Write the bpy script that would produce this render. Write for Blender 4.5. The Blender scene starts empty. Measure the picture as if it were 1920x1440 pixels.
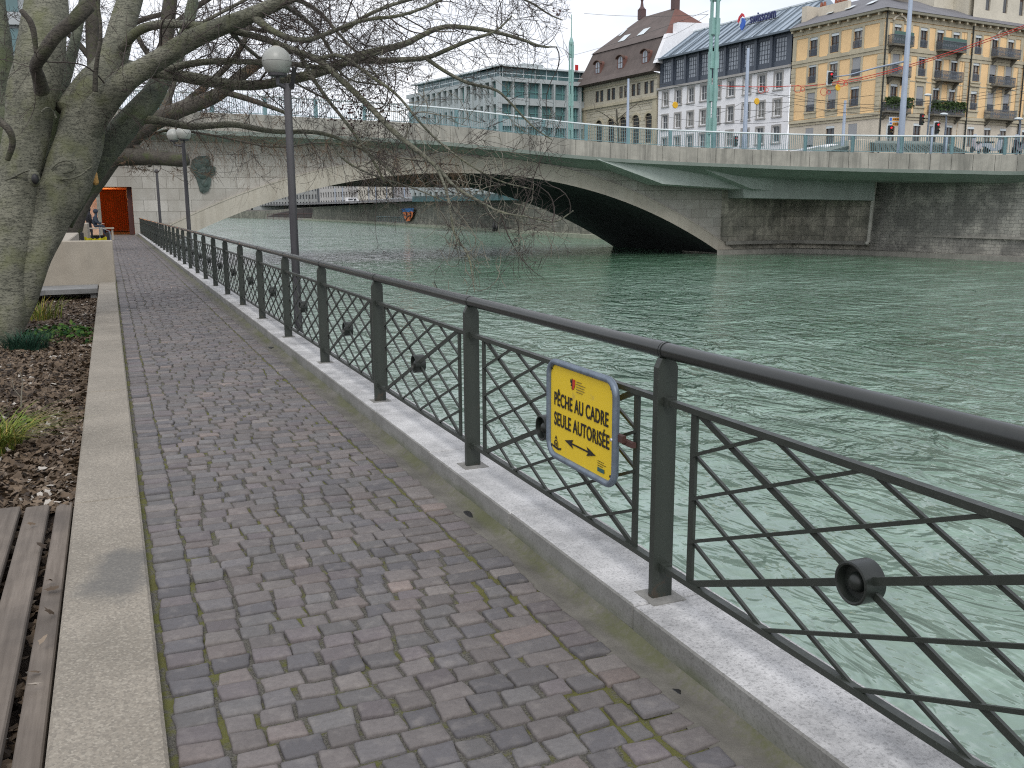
import bpy, math, random
import numpy as np
from mathutils import Vector, Matrix
from math import radians, sin, cos, pi
random.seed(7); rng = np.random.default_rng(7)
scene = bpy.context.scene
COL = scene.collection

# ------------------------------------------------------------------ camera model
FPX, CXP, CYP, EYE = 1740., 960., 720., 1.65
PITCH, YAW, ROLL = math.atan(329/1740.), radians(23.15), 0.0044
FW = np.array([sin(YAW)*cos(PITCH), cos(YAW)*cos(PITCH), -sin(PITCH)])
RT = np.array([cos(YAW), -sin(YAW), 0.]); UP = np.cross(RT, FW)
CR = RT*cos(ROLL)-UP*sin(ROLL); CU = RT*sin(ROLL)+UP*cos(ROLL)
EYEP = np.array([0., 0., EYE])
def ray(px, py): return FW*FPX + CR*(px-CXP) - CU*(py-CYP)
def at_y(px, py, y): d = ray(px, py); return EYEP + d*(y/d[1])
def at_x(px, py, x): d = ray(px, py); return EYEP + d*(x/d[0])
def at_z(px, py, z): d = ray(px, py); return EYEP + d*((z-EYE)/d[2])
def at_d(px, py, D): return EYEP + ray(px, py)*(D/FPX)
cam_d = bpy.data.cameras.new('camera'); cam = bpy.data.objects.new('camera', cam_d); COL.objects.link(cam)
M = Matrix.Identity(4)
for i in range(3):
    M[i][0] = CR[i]; M[i][1] = CU[i]; M[i][2] = -FW[i]; M[i][3] = EYEP[i]
cam.matrix_world = M
cam_d.sensor_width = 36; cam_d.lens = 36*FPX/1920; cam_d.clip_start = 0.05; cam_d.clip_end = 6000
scene.camera = cam
scene.view_settings.view_transform = 'Standard'; scene.view_settings.look = 'None'
scene.view_settings.exposure = 0; scene.view_settings.gamma = 1
scene.cycles.max_bounces = 6; scene.cycles.transparent_max_bounces = 6
scene.cycles.use_denoising = False; scene.cycles.pixel_filter_type = 'BLACKMAN_HARRIS'; scene.cycles.filter_width = 1.15; scene.cycles.sample_clamp_indirect = 2.5

# ------------------------------------------------------------------ materials
def srgb(r, g, b):
    f = lambda c: (c/255/12.92) if c/255 <= .04045 else ((c/255+.055)/1.055)**2.4
    return (f(r), f(g), f(b), 1)
class NT:
    def __init__(s, name):
        s.m = bpy.data.materials.new(name); s.m.use_nodes = True; s.t = s.m.node_tree
        s.b = s.t.nodes['Principled BSDF']; s.pos = s.t.nodes.new('ShaderNodeNewGeometry').outputs['Position']
    def n(s, typ, **kw):
        x = s.t.nodes.new(typ)
        for k, v in kw.items():
            if hasattr(x, k): setattr(x, k, v)
            else: x.inputs[k.replace('_', ' ')].default_value = v
        return x
    def l(s, a, b): s.t.links.new(a, b)
    def mapped(s, scale=(1, 1, 1), vec=None, rot=(0, 0, 0)):
        mp = s.n('ShaderNodeMapping'); s.l(vec or s.pos, mp.inputs['Vector'])
        mp.inputs['Scale'].default_value = scale; mp.inputs['Rotation'].default_value = rot
        return mp.outputs[0]
    def noise(s, scale, detail=4, rough=.6, vec=None, dist=0):
        x = s.n('ShaderNodeTexNoise'); x.inputs['Scale'].default_value = scale; x.inputs['Detail'].default_value = detail
        x.inputs['Roughness'].default_value = rough; x.inputs['Distortion'].default_value = dist
        s.l(vec or s.pos, x.inputs['Vector']); return x.outputs['Fac']
    def ramp(s, fac, stops):
        r = s.n('ShaderNodeValToRGB'); s.l(fac, r.inputs[0]); e = r.color_ramp.elements
        while len(e) > 1: e.remove(e[-1])
        for i, (p, c) in enumerate(stops):
            if not hasattr(c, '__len__'): c = (c, c, c, 1)
            if len(c) == 3: c = (*c, 1)
            if i == 0: e[0].position = p; e[0].color = c
            else: q = e.new(p); q.color = c
        return r.outputs[0]
    def mix(s, fac, a, b, blend='MIX'):
        x = s.n('ShaderNodeMix'); x.data_type = 'RGBA'; x.blend_type = blend
        for inp, v in ((x.inputs[0], fac), (x.inputs[6], a), (x.inputs[7], b)):
            if hasattr(v, 'default_value') or hasattr(v, 'links'): s.l(v, inp)
            elif hasattr(v, '__len__'): inp.default_value = (*v[:3], 1)
            else: inp.default_value = v
        return x.outputs[2]
    def math(s, op, a, b=0):
        x = s.n('ShaderNodeMath'); x.operation = op
        for inp, v in ((x.inputs[0], a), (x.inputs[1], b)):
            if hasattr(v, 'links'): s.l(v, inp)
            else: inp.default_value = v
        return x.outputs[0]
    def bump(s, h, strength=.3, dist=.01, normal=None):
        x = s.n('ShaderNodeBump'); x.inputs['Strength'].default_value = strength; x.inputs['Distance'].default_value = dist
        s.l(h, x.inputs['Height'])
        if normal is not None: s.l(normal, x.inputs['Normal'])
        s.l(x.outputs[0], s.b.inputs['Normal']); return x.outputs[0]
    def col(s, c):
        if hasattr(c, 'links'): s.l(c, s.b.inputs['Base Color'])
        else: s.b.inputs['Base Color'].default_value = (*c[:3], 1)
    def attr(s, name='col'):
        x = s.n('ShaderNodeAttribute'); x.attribute_name = name; return x
    def set(s, rough=.8, metal=0., spec=None):
        s.b.inputs['Roughness'].default_value = rough; s.b.inputs['Metallic'].default_value = metal
        if spec is not None: s.b.inputs['Specular IOR Level'].default_value = spec
        return s.m
def C(*v): return (*v, 1)
def dark(c, f): return tuple(x*f for x in c[:3])
def weathered(name, c, var=.25, scale=1.5, fine=30, rough=.85, bump=.15, metal=0, streak=0, stain=(.05, .05, .045), bd=.01, spec=None):
    t = NT(name); n1 = t.noise(scale, 5, .65); n2 = t.noise(fine, 3, .6)
    base = t.mix(t.ramp(n1, [(.3, 0), (.7, 1)]), dark(c, 1-var), dark(c, 1+var*.8))
    base = t.mix(t.math('MULTIPLY', t.ramp(n2, [(.35, 0), (.75, 1)]), .35), base, dark(c, .6))
    if streak:
        s_ = t.noise(1.0, 4, .7, t.mapped((2.2, 2.2, .12)))
        base = t.mix(t.math('MULTIPLY', t.ramp(s_, [(.45, 0), (.75, 1)]), streak), base, stain)
    t.col(base)
    if bump: t.bump(n2, bump, bd)
    return t.set(rough, metal, spec)
def masonry(name, c, c2, mortar, bw, bh, var=.3, rot=0, streak=.3, moff=.012, ms=.02, bump=.4, stain=(.05, .05, .04), xz=True, offset=.5, pale=0):
    t = NT(name)
    # brick pattern laid in the wall's own plane (horizontal distance, height)
    sep = t.n('ShaderNodeSeparateXYZ'); t.l(t.pos, sep.inputs[0])
    rc = t.math('ADD', t.math('MULTIPLY', sep.outputs[0], cos(rot)), t.math('MULTIPLY', sep.outputs[1], sin(rot)))
    cmb = t.n('ShaderNodeCombineXYZ'); t.l(rc, cmb.inputs[0]); t.l(sep.outputs[2], cmb.inputs[1])
    w = t.n('ShaderNodeVectorMath'); w.operation = 'ADD'; t.l(cmb.outputs[0], w.inputs[0])
    nz = t.n('ShaderNodeTexNoise'); nz.inputs['Scale'].default_value = 1.3; t.l(t.pos, nz.inputs['Vector'])
    sc = t.n('ShaderNodeVectorMath'); sc.operation = 'SCALE'; t.l(nz.outputs['Color'], sc.inputs[0]); sc.inputs['Scale'].default_value = moff*3
    t.l(sc.outputs[0], w.inputs[1])
    br = t.n('ShaderNodeTexBrick'); t.l(w.outputs[0], br.inputs['Vector']); br.offset = offset
    br.inputs['Scale'].default_value = 1; br.inputs['Brick Width'].default_value = bw; br.inputs['Row Height'].default_value = bh
    br.inputs['Mortar Size'].default_value = ms; br.inputs['Mortar Smooth'].default_value = .3; br.inputs['Bias'].default_value = 0
    br.inputs['Color1'].default_value = C(*c); br.inputs['Color2'].default_value = C(*c2); br.inputs['Mortar'].default_value = C(*mortar)
    n1 = t.noise(.45, 7, .72, dist=.3); n2 = t.noise(12, 5, .7)
    base = t.mix(t.math('MULTIPLY', t.ramp(n1, [(.40, 0), (.56, 1)]), var), br.outputs['Color'], stain, 'MIX')
    base = t.mix(t.math('MULTIPLY', t.ramp(n2, [(.3, 0), (.8, 1)]), .4), base, dark(c, .5))
    if streak:
        s_ = t.noise(1.0, 5, .75, t.mapped((1.1, 1.1, .1)))
        base = t.mix(t.math('MULTIPLY', t.ramp(s_, [(.42, 0), (.7, 1)]), streak), base, stain)
    if pale:
        s2 = t.noise(1.0, 6, .8, t.mapped((.9, .9, .16))); n4 = t.noise(3.5, 6, .8)
        base = t.mix(t.math('MULTIPLY', t.ramp(t.math('ADD', t.math('MULTIPLY', s2, .6), t.math('MULTIPLY', n4, .4)), [(.5, 0), (.66, 1)]), pale), base, (.36, .35, .32))
    t.col(base)
    h = t.mix(.5, br.outputs['Fac'], n2)
    x = t.n('ShaderNodeBump'); x.inputs['Strength'].default_value = bump; x.inputs['Distance'].default_value = .03; x.invert = True
    t.l(h, x.inputs['Height']); t.l(x.outputs[0], t.b.inputs['Normal'])
    return t.set(.9)
def flat(name, c, rough=.6, metal=0, spec=None):
    t = NT(name); n = t.noise(6, 3); t.col(t.mix(n, dark(c, .85), dark(c, 1.15))); return t.set(rough, metal, spec)
def emis(name, c, s):
    t = NT(name); t.col(c); t.b.inputs['Emission Color'].default_value = (*c[:3], 1); t.b.inputs['Emission Strength'].default_value = s; return t.set(.5)

MT = {}
def m_iron():
    t = NT('railing_paint'); n1 = t.noise(3, 4); n2 = t.noise(70, 4, .8); n3 = t.noise(14, 5, .8)
    b = t.mix(n1, (.019, .025, .020), (.034, .039, .032)); b = t.mix(t.math('MULTIPLY', t.ramp(n2, [(.62, 0), (.7, 1)]), .5), b, (.09, .095, .085))
    sp = t.n('ShaderNodeSeparateXYZ'); t.l(t.pos, sp.inputs[0])
    low = t.ramp(sp.outputs[2], [(.12, 1), (.30, .0)])
    r = t.math('MULTIPLY', t.ramp(t.math('ADD', n3, t.math('MULTIPLY', low, .14)), [(.66, 0), (.72, 1)]), .4)
    b = t.mix(r, b, (.07, .042, .026)); t.col(b); t.bump(n2, .2, .002)
    t.l(t.ramp(n3, [(.3, .35), (.7, .6)]), t.b.inputs['Roughness']); return t.m
MT['iron'] = m_iron()
MT['iron2'] = weathered('railing_boss_paint', (.015, .019, .016), .25, 8, 60, .4, .15, bd=.003)
MT['handrail'] = weathered('handrail_paint', (.024, .027, .025), .25, 2, 40, .3, .08, .0, bd=.002)
MT['concrete'] = weathered('concrete', (.33, .31, .27), .18, 2, 60, .9, .25, bd=.004)
MT['galv'] = weathered('galvanised_steel', (.17, .21, .26), .3, 12, 60, .45, .08, .4)
MT['pole_dark'] = weathered('lamp_pole_paint', (.022, .021, .025), .4, 5, 60, .5, .15, streak=.45, stain=(.22, .21, .22), bd=.003)
MT['black'] = flat('black_paint', (.008, .008, .009), .5)
MT['pale'] = flat('pale_stone', (.55, .52, .45), .8)

def m_kerb():
    t = NT('kerb_granite'); n1 = t.noise(2.5, 7, .72); n2 = t.noise(90, 3, .6); n3 = t.noise(.7, 4)
    b = t.mix(t.ramp(n1, [(.35, 0), (.62, 1)]), (.27, .27, .27), (.54, .535, .53))
    b = t.mix(t.math('MULTIPLY', t.ramp(n2, [(.5, 0), (.7, 1)]), .6), b, (.11, .11, .11))
    b = t.mix(t.math('MULTIPLY', t.ramp(n3, [(.5, 0), (.8, 1)]), .4), b, (.68, .68, .67))
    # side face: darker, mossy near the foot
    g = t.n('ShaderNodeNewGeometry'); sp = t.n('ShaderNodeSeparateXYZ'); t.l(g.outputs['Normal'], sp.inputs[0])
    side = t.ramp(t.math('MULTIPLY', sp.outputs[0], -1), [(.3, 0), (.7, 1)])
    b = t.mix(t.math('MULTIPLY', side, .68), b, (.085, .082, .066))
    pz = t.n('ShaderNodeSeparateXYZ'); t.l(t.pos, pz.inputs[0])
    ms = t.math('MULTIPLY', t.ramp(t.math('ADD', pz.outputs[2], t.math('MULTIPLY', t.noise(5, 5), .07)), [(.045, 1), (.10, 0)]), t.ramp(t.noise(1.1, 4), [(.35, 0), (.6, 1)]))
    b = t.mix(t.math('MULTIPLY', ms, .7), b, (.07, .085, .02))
    t.col(b); t.bump(n2, .3, .004); return t.set(.88)
MT['kerb'] = m_kerb()
def m_gutter():
    t = NT('gutter_concrete'); n1 = t.noise(3, 6, .7); n2 = t.noise(120, 3)
    b = t.mix(t.ramp(n1, [(.3, 0), (.7, 1)]), (.075, .07, .06), (.20, .188, .162)); b = t.mix(t.math('MULTIPLY', n2, .5), b, (.06, .058, .05))
    sp = t.n('ShaderNodeSeparateXYZ'); t.l(t.pos, sp.inputs[0])
    x = t.math('MULTIPLY', t.math('ADD', sp.outputs[0], t.math('MULTIPLY', t.math('SUBTRACT', t.noise(4, 5), .5), .09)), .5)
    mo = t.math('MULTIPLY', t.ramp(x, [(.845, 0), (.868, 1)]), t.ramp(t.math('ADD', t.math('MULTIPLY', t.noise(1.6, 5), .6), t.math('MULTIPLY', t.noise(35, 4, .8), .4)), [(.42, 0), (.56, 1)]))
    b = t.mix(t.math('MULTIPLY', mo, .65), b, (.075, .083, .025))
    t.col(b); t.bump(n2, .3, .004); return t.set(.92)
MT['gutter'] = m_gutter()
def m_cap():
    t = NT('wall_cap_concrete'); n1 = t.noise(1.2, 5, .65); n2 = t.noise(110, 3, .7); v = t.n('ShaderNodeTexVoronoi'); v.inputs['Scale'].default_value = 120; t.l(t.pos, v.inputs['Vector'])
    b = t.mix(t.ramp(n1, [(.3, 0), (.7, 1)]), (.175, .155, .125), (.31, .275, .225))
    cr = t.n('ShaderNodeSeparateColor'); t.l(v.outputs['Color'], cr.inputs[0])
    b = t.mix(t.math('MULTIPLY', t.ramp(cr.outputs[0], [(.55, 0), (.9, 1)]), .4), b, (.42, .385, .32))
    b = t.mix(t.math('MULTIPLY', t.ramp(cr.outputs[1], [(.5, 0), (.8, 1)]), .5), b, (.14, .125, .105))
    b = t.mix(t.math('MULTIPLY', t.ramp(n2, [(.45, 0), (.75, 1)]), .5), b, (.13, .12, .10))
    # damp patch left by a spill
    sp = t.n('ShaderNodeVectorMath'); sp.operation = 'DISTANCE'
    w = t.n('ShaderNodeVectorMath'); w.operation = 'ADD'; t.l(t.mapped((1, .42, 0)), w.inputs[0])
    nn = t.n('ShaderNodeTexNoise'); nn.inputs['Scale'].default_value = 3.2; t.l(t.pos, nn.inputs['Vector'])
    sc = t.n('ShaderNodeVectorMath'); sc.operation = 'SCALE'; sc.inputs['Scale'].default_value = .34; t.l(nn.outputs['Color'], sc.inputs[0]); t.l(sc.outputs[0], w.inputs[1])
    t.l(w.outputs[0], sp.inputs[0]); sp.inputs[1].default_value = (.08, 1.83+.17, .17)
    b = t.mix(t.math('MULTIPLY', t.ramp(sp.outputs['Value'], [(.09, 1), (.17, 0)]), .6), b, (.075, .078, .08))
    t.col(b); t.bump(t.mix(.5, n2, cr.outputs[0]), .45, .004); return t.set(.93)
MT['cap'] = m_cap()
MT['block'] = weathered('sandstone_block', (.34, .305, .25), .12, 2.5, 70, .9, .25, bd=.004, streak=.15, stain=(.2, .15, .1))
def m_cobble():
    t = NT('cobble_porphyry'); a = t.attr(); n1 = t.noise(55, 5, .7); n2 = t.noise(14, 4)
    b = t.mix(t.math('MULTIPLY', t.ramp(n1, [(.35, 0), (.7, 1)]), .45), a.outputs['Color'], (.07, .062, .06))
    b = t.mix(t.math('MULTIPLY', t.ramp(n2, [(.5, 0), (.75, 1)]), .35), b, (.28, .255, .235)); n4 = t.noise(.8, 4); b = t.mix(t.math('MULTIPLY', t.ramp(n4, [(.4, 0), (.7, 1)]), .3), b, (.06, .055, .052))
    t.col(b); t.bump(n1, .5, .006); return t.set(.72)
MT['cobble'] = m_cobble()
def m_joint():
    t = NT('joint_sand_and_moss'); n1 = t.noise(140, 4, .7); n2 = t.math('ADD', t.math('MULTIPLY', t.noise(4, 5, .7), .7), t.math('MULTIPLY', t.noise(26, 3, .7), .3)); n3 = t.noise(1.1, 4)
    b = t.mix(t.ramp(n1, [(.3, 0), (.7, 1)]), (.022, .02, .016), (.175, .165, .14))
    sp = t.n('ShaderNodeSeparateXYZ'); t.l(t.pos, sp.inputs[0])
    edge = t.ramp(t.math('DIVIDE', sp.outputs[0], 2.0), [(.02, .35), (.09, .35), (.13, .25), (.2, .2), (.64, .15), (.72, .75), (.76, .35), (.82, .9)])
    mo = t.ramp(t.math('ADD', t.math('MULTIPLY', edge, .28), n2), [(.56, 0), (.64, 1)])
    b = t.mix(t.math('MULTIPLY', mo, .9), b, t.mix(n3, (.10, .13, .015), (.11, .085, .025)))
    t.col(b); t.bump(n1, .8, .01); return t.set(.97)
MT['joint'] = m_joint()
def m_wood():
    t = NT('weathered_timber'); g = t.noise(30, 5, .7, t.mapped((1, .05, 1))); n = t.noise(1.7, 4)
    b = t.mix(t.ramp(g, [(.3, 0), (.7, 1)]), (.10, .08, .063), (.20, .168, .138)); b = t.mix(t.math('MULTIPLY', t.ramp(n, [(.4, 0), (.65, 1)]), .6), b, (.06, .05, .042))
    t.col(b); t.bump(g, .5, .004); return t.set(.85)
MT['wood'] = m_wood()
def m_bark(name, c1, c2, dk, moss, mossamt):
    t = NT(name); v = t.mapped((1, 1, 1)); n1 = t.noise(1.3, 6, .7)
    n2 = t.noise(7, 5, .7, t.mapped((1, 1, 5))); n3 = t.noise(38, 3, .75, t.mapped((.7, .7, 2.2)))
    b = t.mix(t.ramp(n1, [(.3, 0), (.7, 1)]), c1, c2)
    b = t.mix(t.math('MULTIPLY', t.ramp(n2, [(.50, 0), (.62, 1)]), .75), b, dark(c1, .5))
    b = t.mix(t.math('MULTIPLY', t.ramp(n3, [(.52, 0), (.60, 1)]), .85), b, dk)
    b = t.mix(t.math('MULTIPLY', t.ramp(t.noise(2.3, 5), [(.5, 0), (.7, 1)]), mossamt), b, moss)
    t.col(b); t.bump(t.mix(.4, n3, n2), .55, .02); return t.set(.9)
MT['bark'] = m_bark('smooth_grey_bark', (.074, .077, .054), (.235, .23, .178), (.018, .019, .014), (.115, .125, .045), .5)
MT['bark_shade'] = m_bark('shaded_green_bark', (.045, .055, .036), (.125, .135, .095), (.014, .015, .011), (.07, .09, .025), .6)  # darker copy of the bark; shade on the rear stems is put into the colour
MT['bark2'] = m_bark('dark_mossy_bark', (.05, .043, .035), (.11, .10, .08), (.015, .013, .011), (.05, .07, .015), .6)
MT['twig'] = weathered('twig_bark', (.062, .048, .042), .4, 2.5, 20, .9, 0)
MT['twiglight'] = weathered('pale_twig_bark', (.19, .175, .135), .35, 2.5, 20, .85, 0)
MT['twigrust'] = weathered('rusty_twig_bark', (.14, .085, .05), .4, 2.5, 20, .9, 0)
def m_leaf(name, stops, rough=.85):
    t = NT(name); a = t.attr(); t.col(t.ramp(a.outputs['Fac'], stops)); return t.set(rough, 0, .2)
MT['leaf'] = m_leaf('dead_leaf', [(0, (.035, .025, .018)), (.35, (.08, .056, .036)), (.7, (.155, .112, .075)), (.92, (.23, .185, .14)), (1, (.38, .35, .31))], .6)
MT['green'] = m_leaf('green_leaf', [(0, (.015, .05, .018)), (.5, (.04, .10, .02)), (1, (.12, .17, .04))])
MT['bluegreen'] = m_leaf('daffodil_leaf', [(0, (.010, .032, .022)), (1, (.03, .085, .05))])
MT['yellowgreen'] = m_leaf('grass_leaf', [(0, (.05, .09, .01)), (.6, (.17, .22, .04)), (1, (.38, .27, .08))])
def m_soil():
    t = NT('garden_soil'); n = t.noise(25, 5, .7); t.col(t.mix(n, (.02, .015, .011), (.075, .052, .037))); t.bump(n, .8, .02); return t.set(.95)
MT['soil'] = m_soil()
def m_water():
    t = NT('river_water')
    cd = t.n('ShaderNodeCameraData')
    w1 = t.noise(1.0, 3, .55, t.mapped((1.05, .62, 1), rot=(0, 0, .35)), 1.1)
    w2 = t.noise(1.0, 2, .5, t.mapped((4.6, 2.6, 1), rot=(0, 0, -.2)), .6)
    w3 = t.noise(.11, 3, .5, t.mapped((1.6, .8, 1)))
    h = t.math('ADD', t.ramp(w1, [(.25, 0), (.5, .35), (.75, 1)]), t.math('MULTIPLY', w2, .30))
    h = t.math('MULTIPLY', h, t.ramp(w3, [(.3, .5), (.7, 1.3)])); spx = t.n('ShaderNodeSeparateXYZ'); t.l(t.pos, spx.inputs[0]); h = t.math('MULTIPLY', h, t.ramp(t.math('DIVIDE', spx.outputs[0], 30), [(.07, .38), (.45, 1)]))
    big = t.noise(.05, 4, .6, t.mapped((1.3, .7, 1)))
    b = t.mix(t.ramp(big, [(.35, 0), (.65, 1)]), (.042, .112, .060), (.088, .172, .112))
    b = t.mix(t.math('MULTIPLY', t.ramp(w1, [(.35, 1), (.55, 0)]), .4), b, (.014, .05, .020)); fl = t.noise(1.0, 5, .7, t.mapped((.22, 1.1, 1), rot=(0, 0, .15)), .6); b = t.mix(t.math('MULTIPLY', t.ramp(fl, [(.51, 0), (.64, 1)]), .52), b, (.29, .44, .35))  # pale flecks: current streaks and sky glints painted in; troughs darkened in colour
    # water colour grows paler towards the near quay
    sp = t.n('ShaderNodeSeparateXYZ'); t.l(t.pos, sp.inputs[0])
    b = t.mix(t.math('MULTIPLY', t.ramp(t.math('DIVIDE', sp.outputs[0], 30), [(.07, 1), (.28, .55), (.75, 0)]), .85), b, (.29, .37, .325))
    t.col(b)
    x = t.n('ShaderNodeBump'); x.inputs['Strength'].default_value = 1; x.inputs['Distance'].default_value = .30
    t.l(h, x.inputs['Height']); t.l(x.outputs[0], t.b.inputs['Normal'])
    t.b.inputs['IOR'].default_value = 1.333
    return t.set(.055, 0, .8)
MT['water'] = m_water()
MT['facia'] = None
def m_facia():
    t = NT('bridge_fascia_concrete'); n1 = t.noise(.5, 5, .7); n2 = t.noise(9, 5, .7)
    st = t.noise(1, 5, .75, t.mapped((1.6, 1.6, .08)))
    b = t.mix(t.ramp(n1, [(.35, 0), (.65, 1)]), (.27, .26, .23), (.44, .42, .37))
    b = t.mix(t.math('MULTIPLY', t.ramp(st, [(.45, 0), (.68, 1)]), .7), b, (.10, .10, .09))
    b = t.mix(t.math('MULTIPLY', n2, .3), b, (.2, .19, .17))
    t.col(b); t.bump(n2, .2, .01); return t.set(.9)
MT['facia'] = m_facia()
MT['soffit'] = weathered('bridge_soffit_paint', (.30, .335, .305), .18, .5, 10, .8, .1)
MT['soffit_lip'] = weathered('bridge_lip_paint', (.28, .32, .29), .15, .5, 10, .8, .1)
MT['spandrel'] = masonry('pale_ashlar', (.40, .385, .35), (.52, .50, .46), (.20, .19, .17), 1.55, .78, .28, 0, .25, ms=.018, stain=(.17, .145, .11))
MT['arch'] = weathered('arch_ring_concrete', (.43, .40, .34), .16, .4, 8, .9, .12, streak=.3, stain=(.20, .17, .12))
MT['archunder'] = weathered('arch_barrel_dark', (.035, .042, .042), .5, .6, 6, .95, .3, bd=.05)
MT['abut'] = masonry('stained_ashlar', (.44, .42, .34), (.58, .54, .45), (.24, .23, .19), 1.9, .85, .6, 0, .55, ms=.02, stain=(.035, .038, .035), pale=.25, bump=.7)
MT['quay'] = masonry('rough_river_masonry', (.38, .37, .33), (.50, .48, .42), (.22, .215, .195), .62, .26, .75, radians(90), .6, moff=.09, ms=.016, stain=(.10, .10, .093), pale=.6, bump=.9)
MT['quayfar'] = masonry('far_quay_masonry', (.22, .22, .17), (.36, .345, .28), (.11, .11, .09), 1.2, .5, .6, radians(90), .6, moff=.03, ms=.03, stain=(.05, .055, .045), pale=.4)
MT['ledge'] = weathered('ledge_concrete', (.28, .27, .24), .3, .8, 10, .9, .2, streak=.3)
MT['teal'] = weathered('teal_metal', (.25, .43, .40), .15, 1, 20, .5, .0)
MT['railgrey'] = weathered('bridge_rail_metal', (.15, .26, .28), .15, 1, 20, .5, 0)
MT['raillight'] = weathered('pale_handrail_metal', (.62, .68, .70), .1, 1, 20, .4, 0)
MT['polegrey'] = weathered('grey_blue_pole_metal', (.30, .36, .45), .12, .8, 10, .5, 0)
MT['asphalt'] = weathered('asphalt', (.055, .055, .055), .2, .5, 80, .9, .2)
MT['bronze'] = weathered('green_bronze', (.06, .085, .075), .4, 3, 20, .6, .4, .3, bd=.05)

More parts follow.
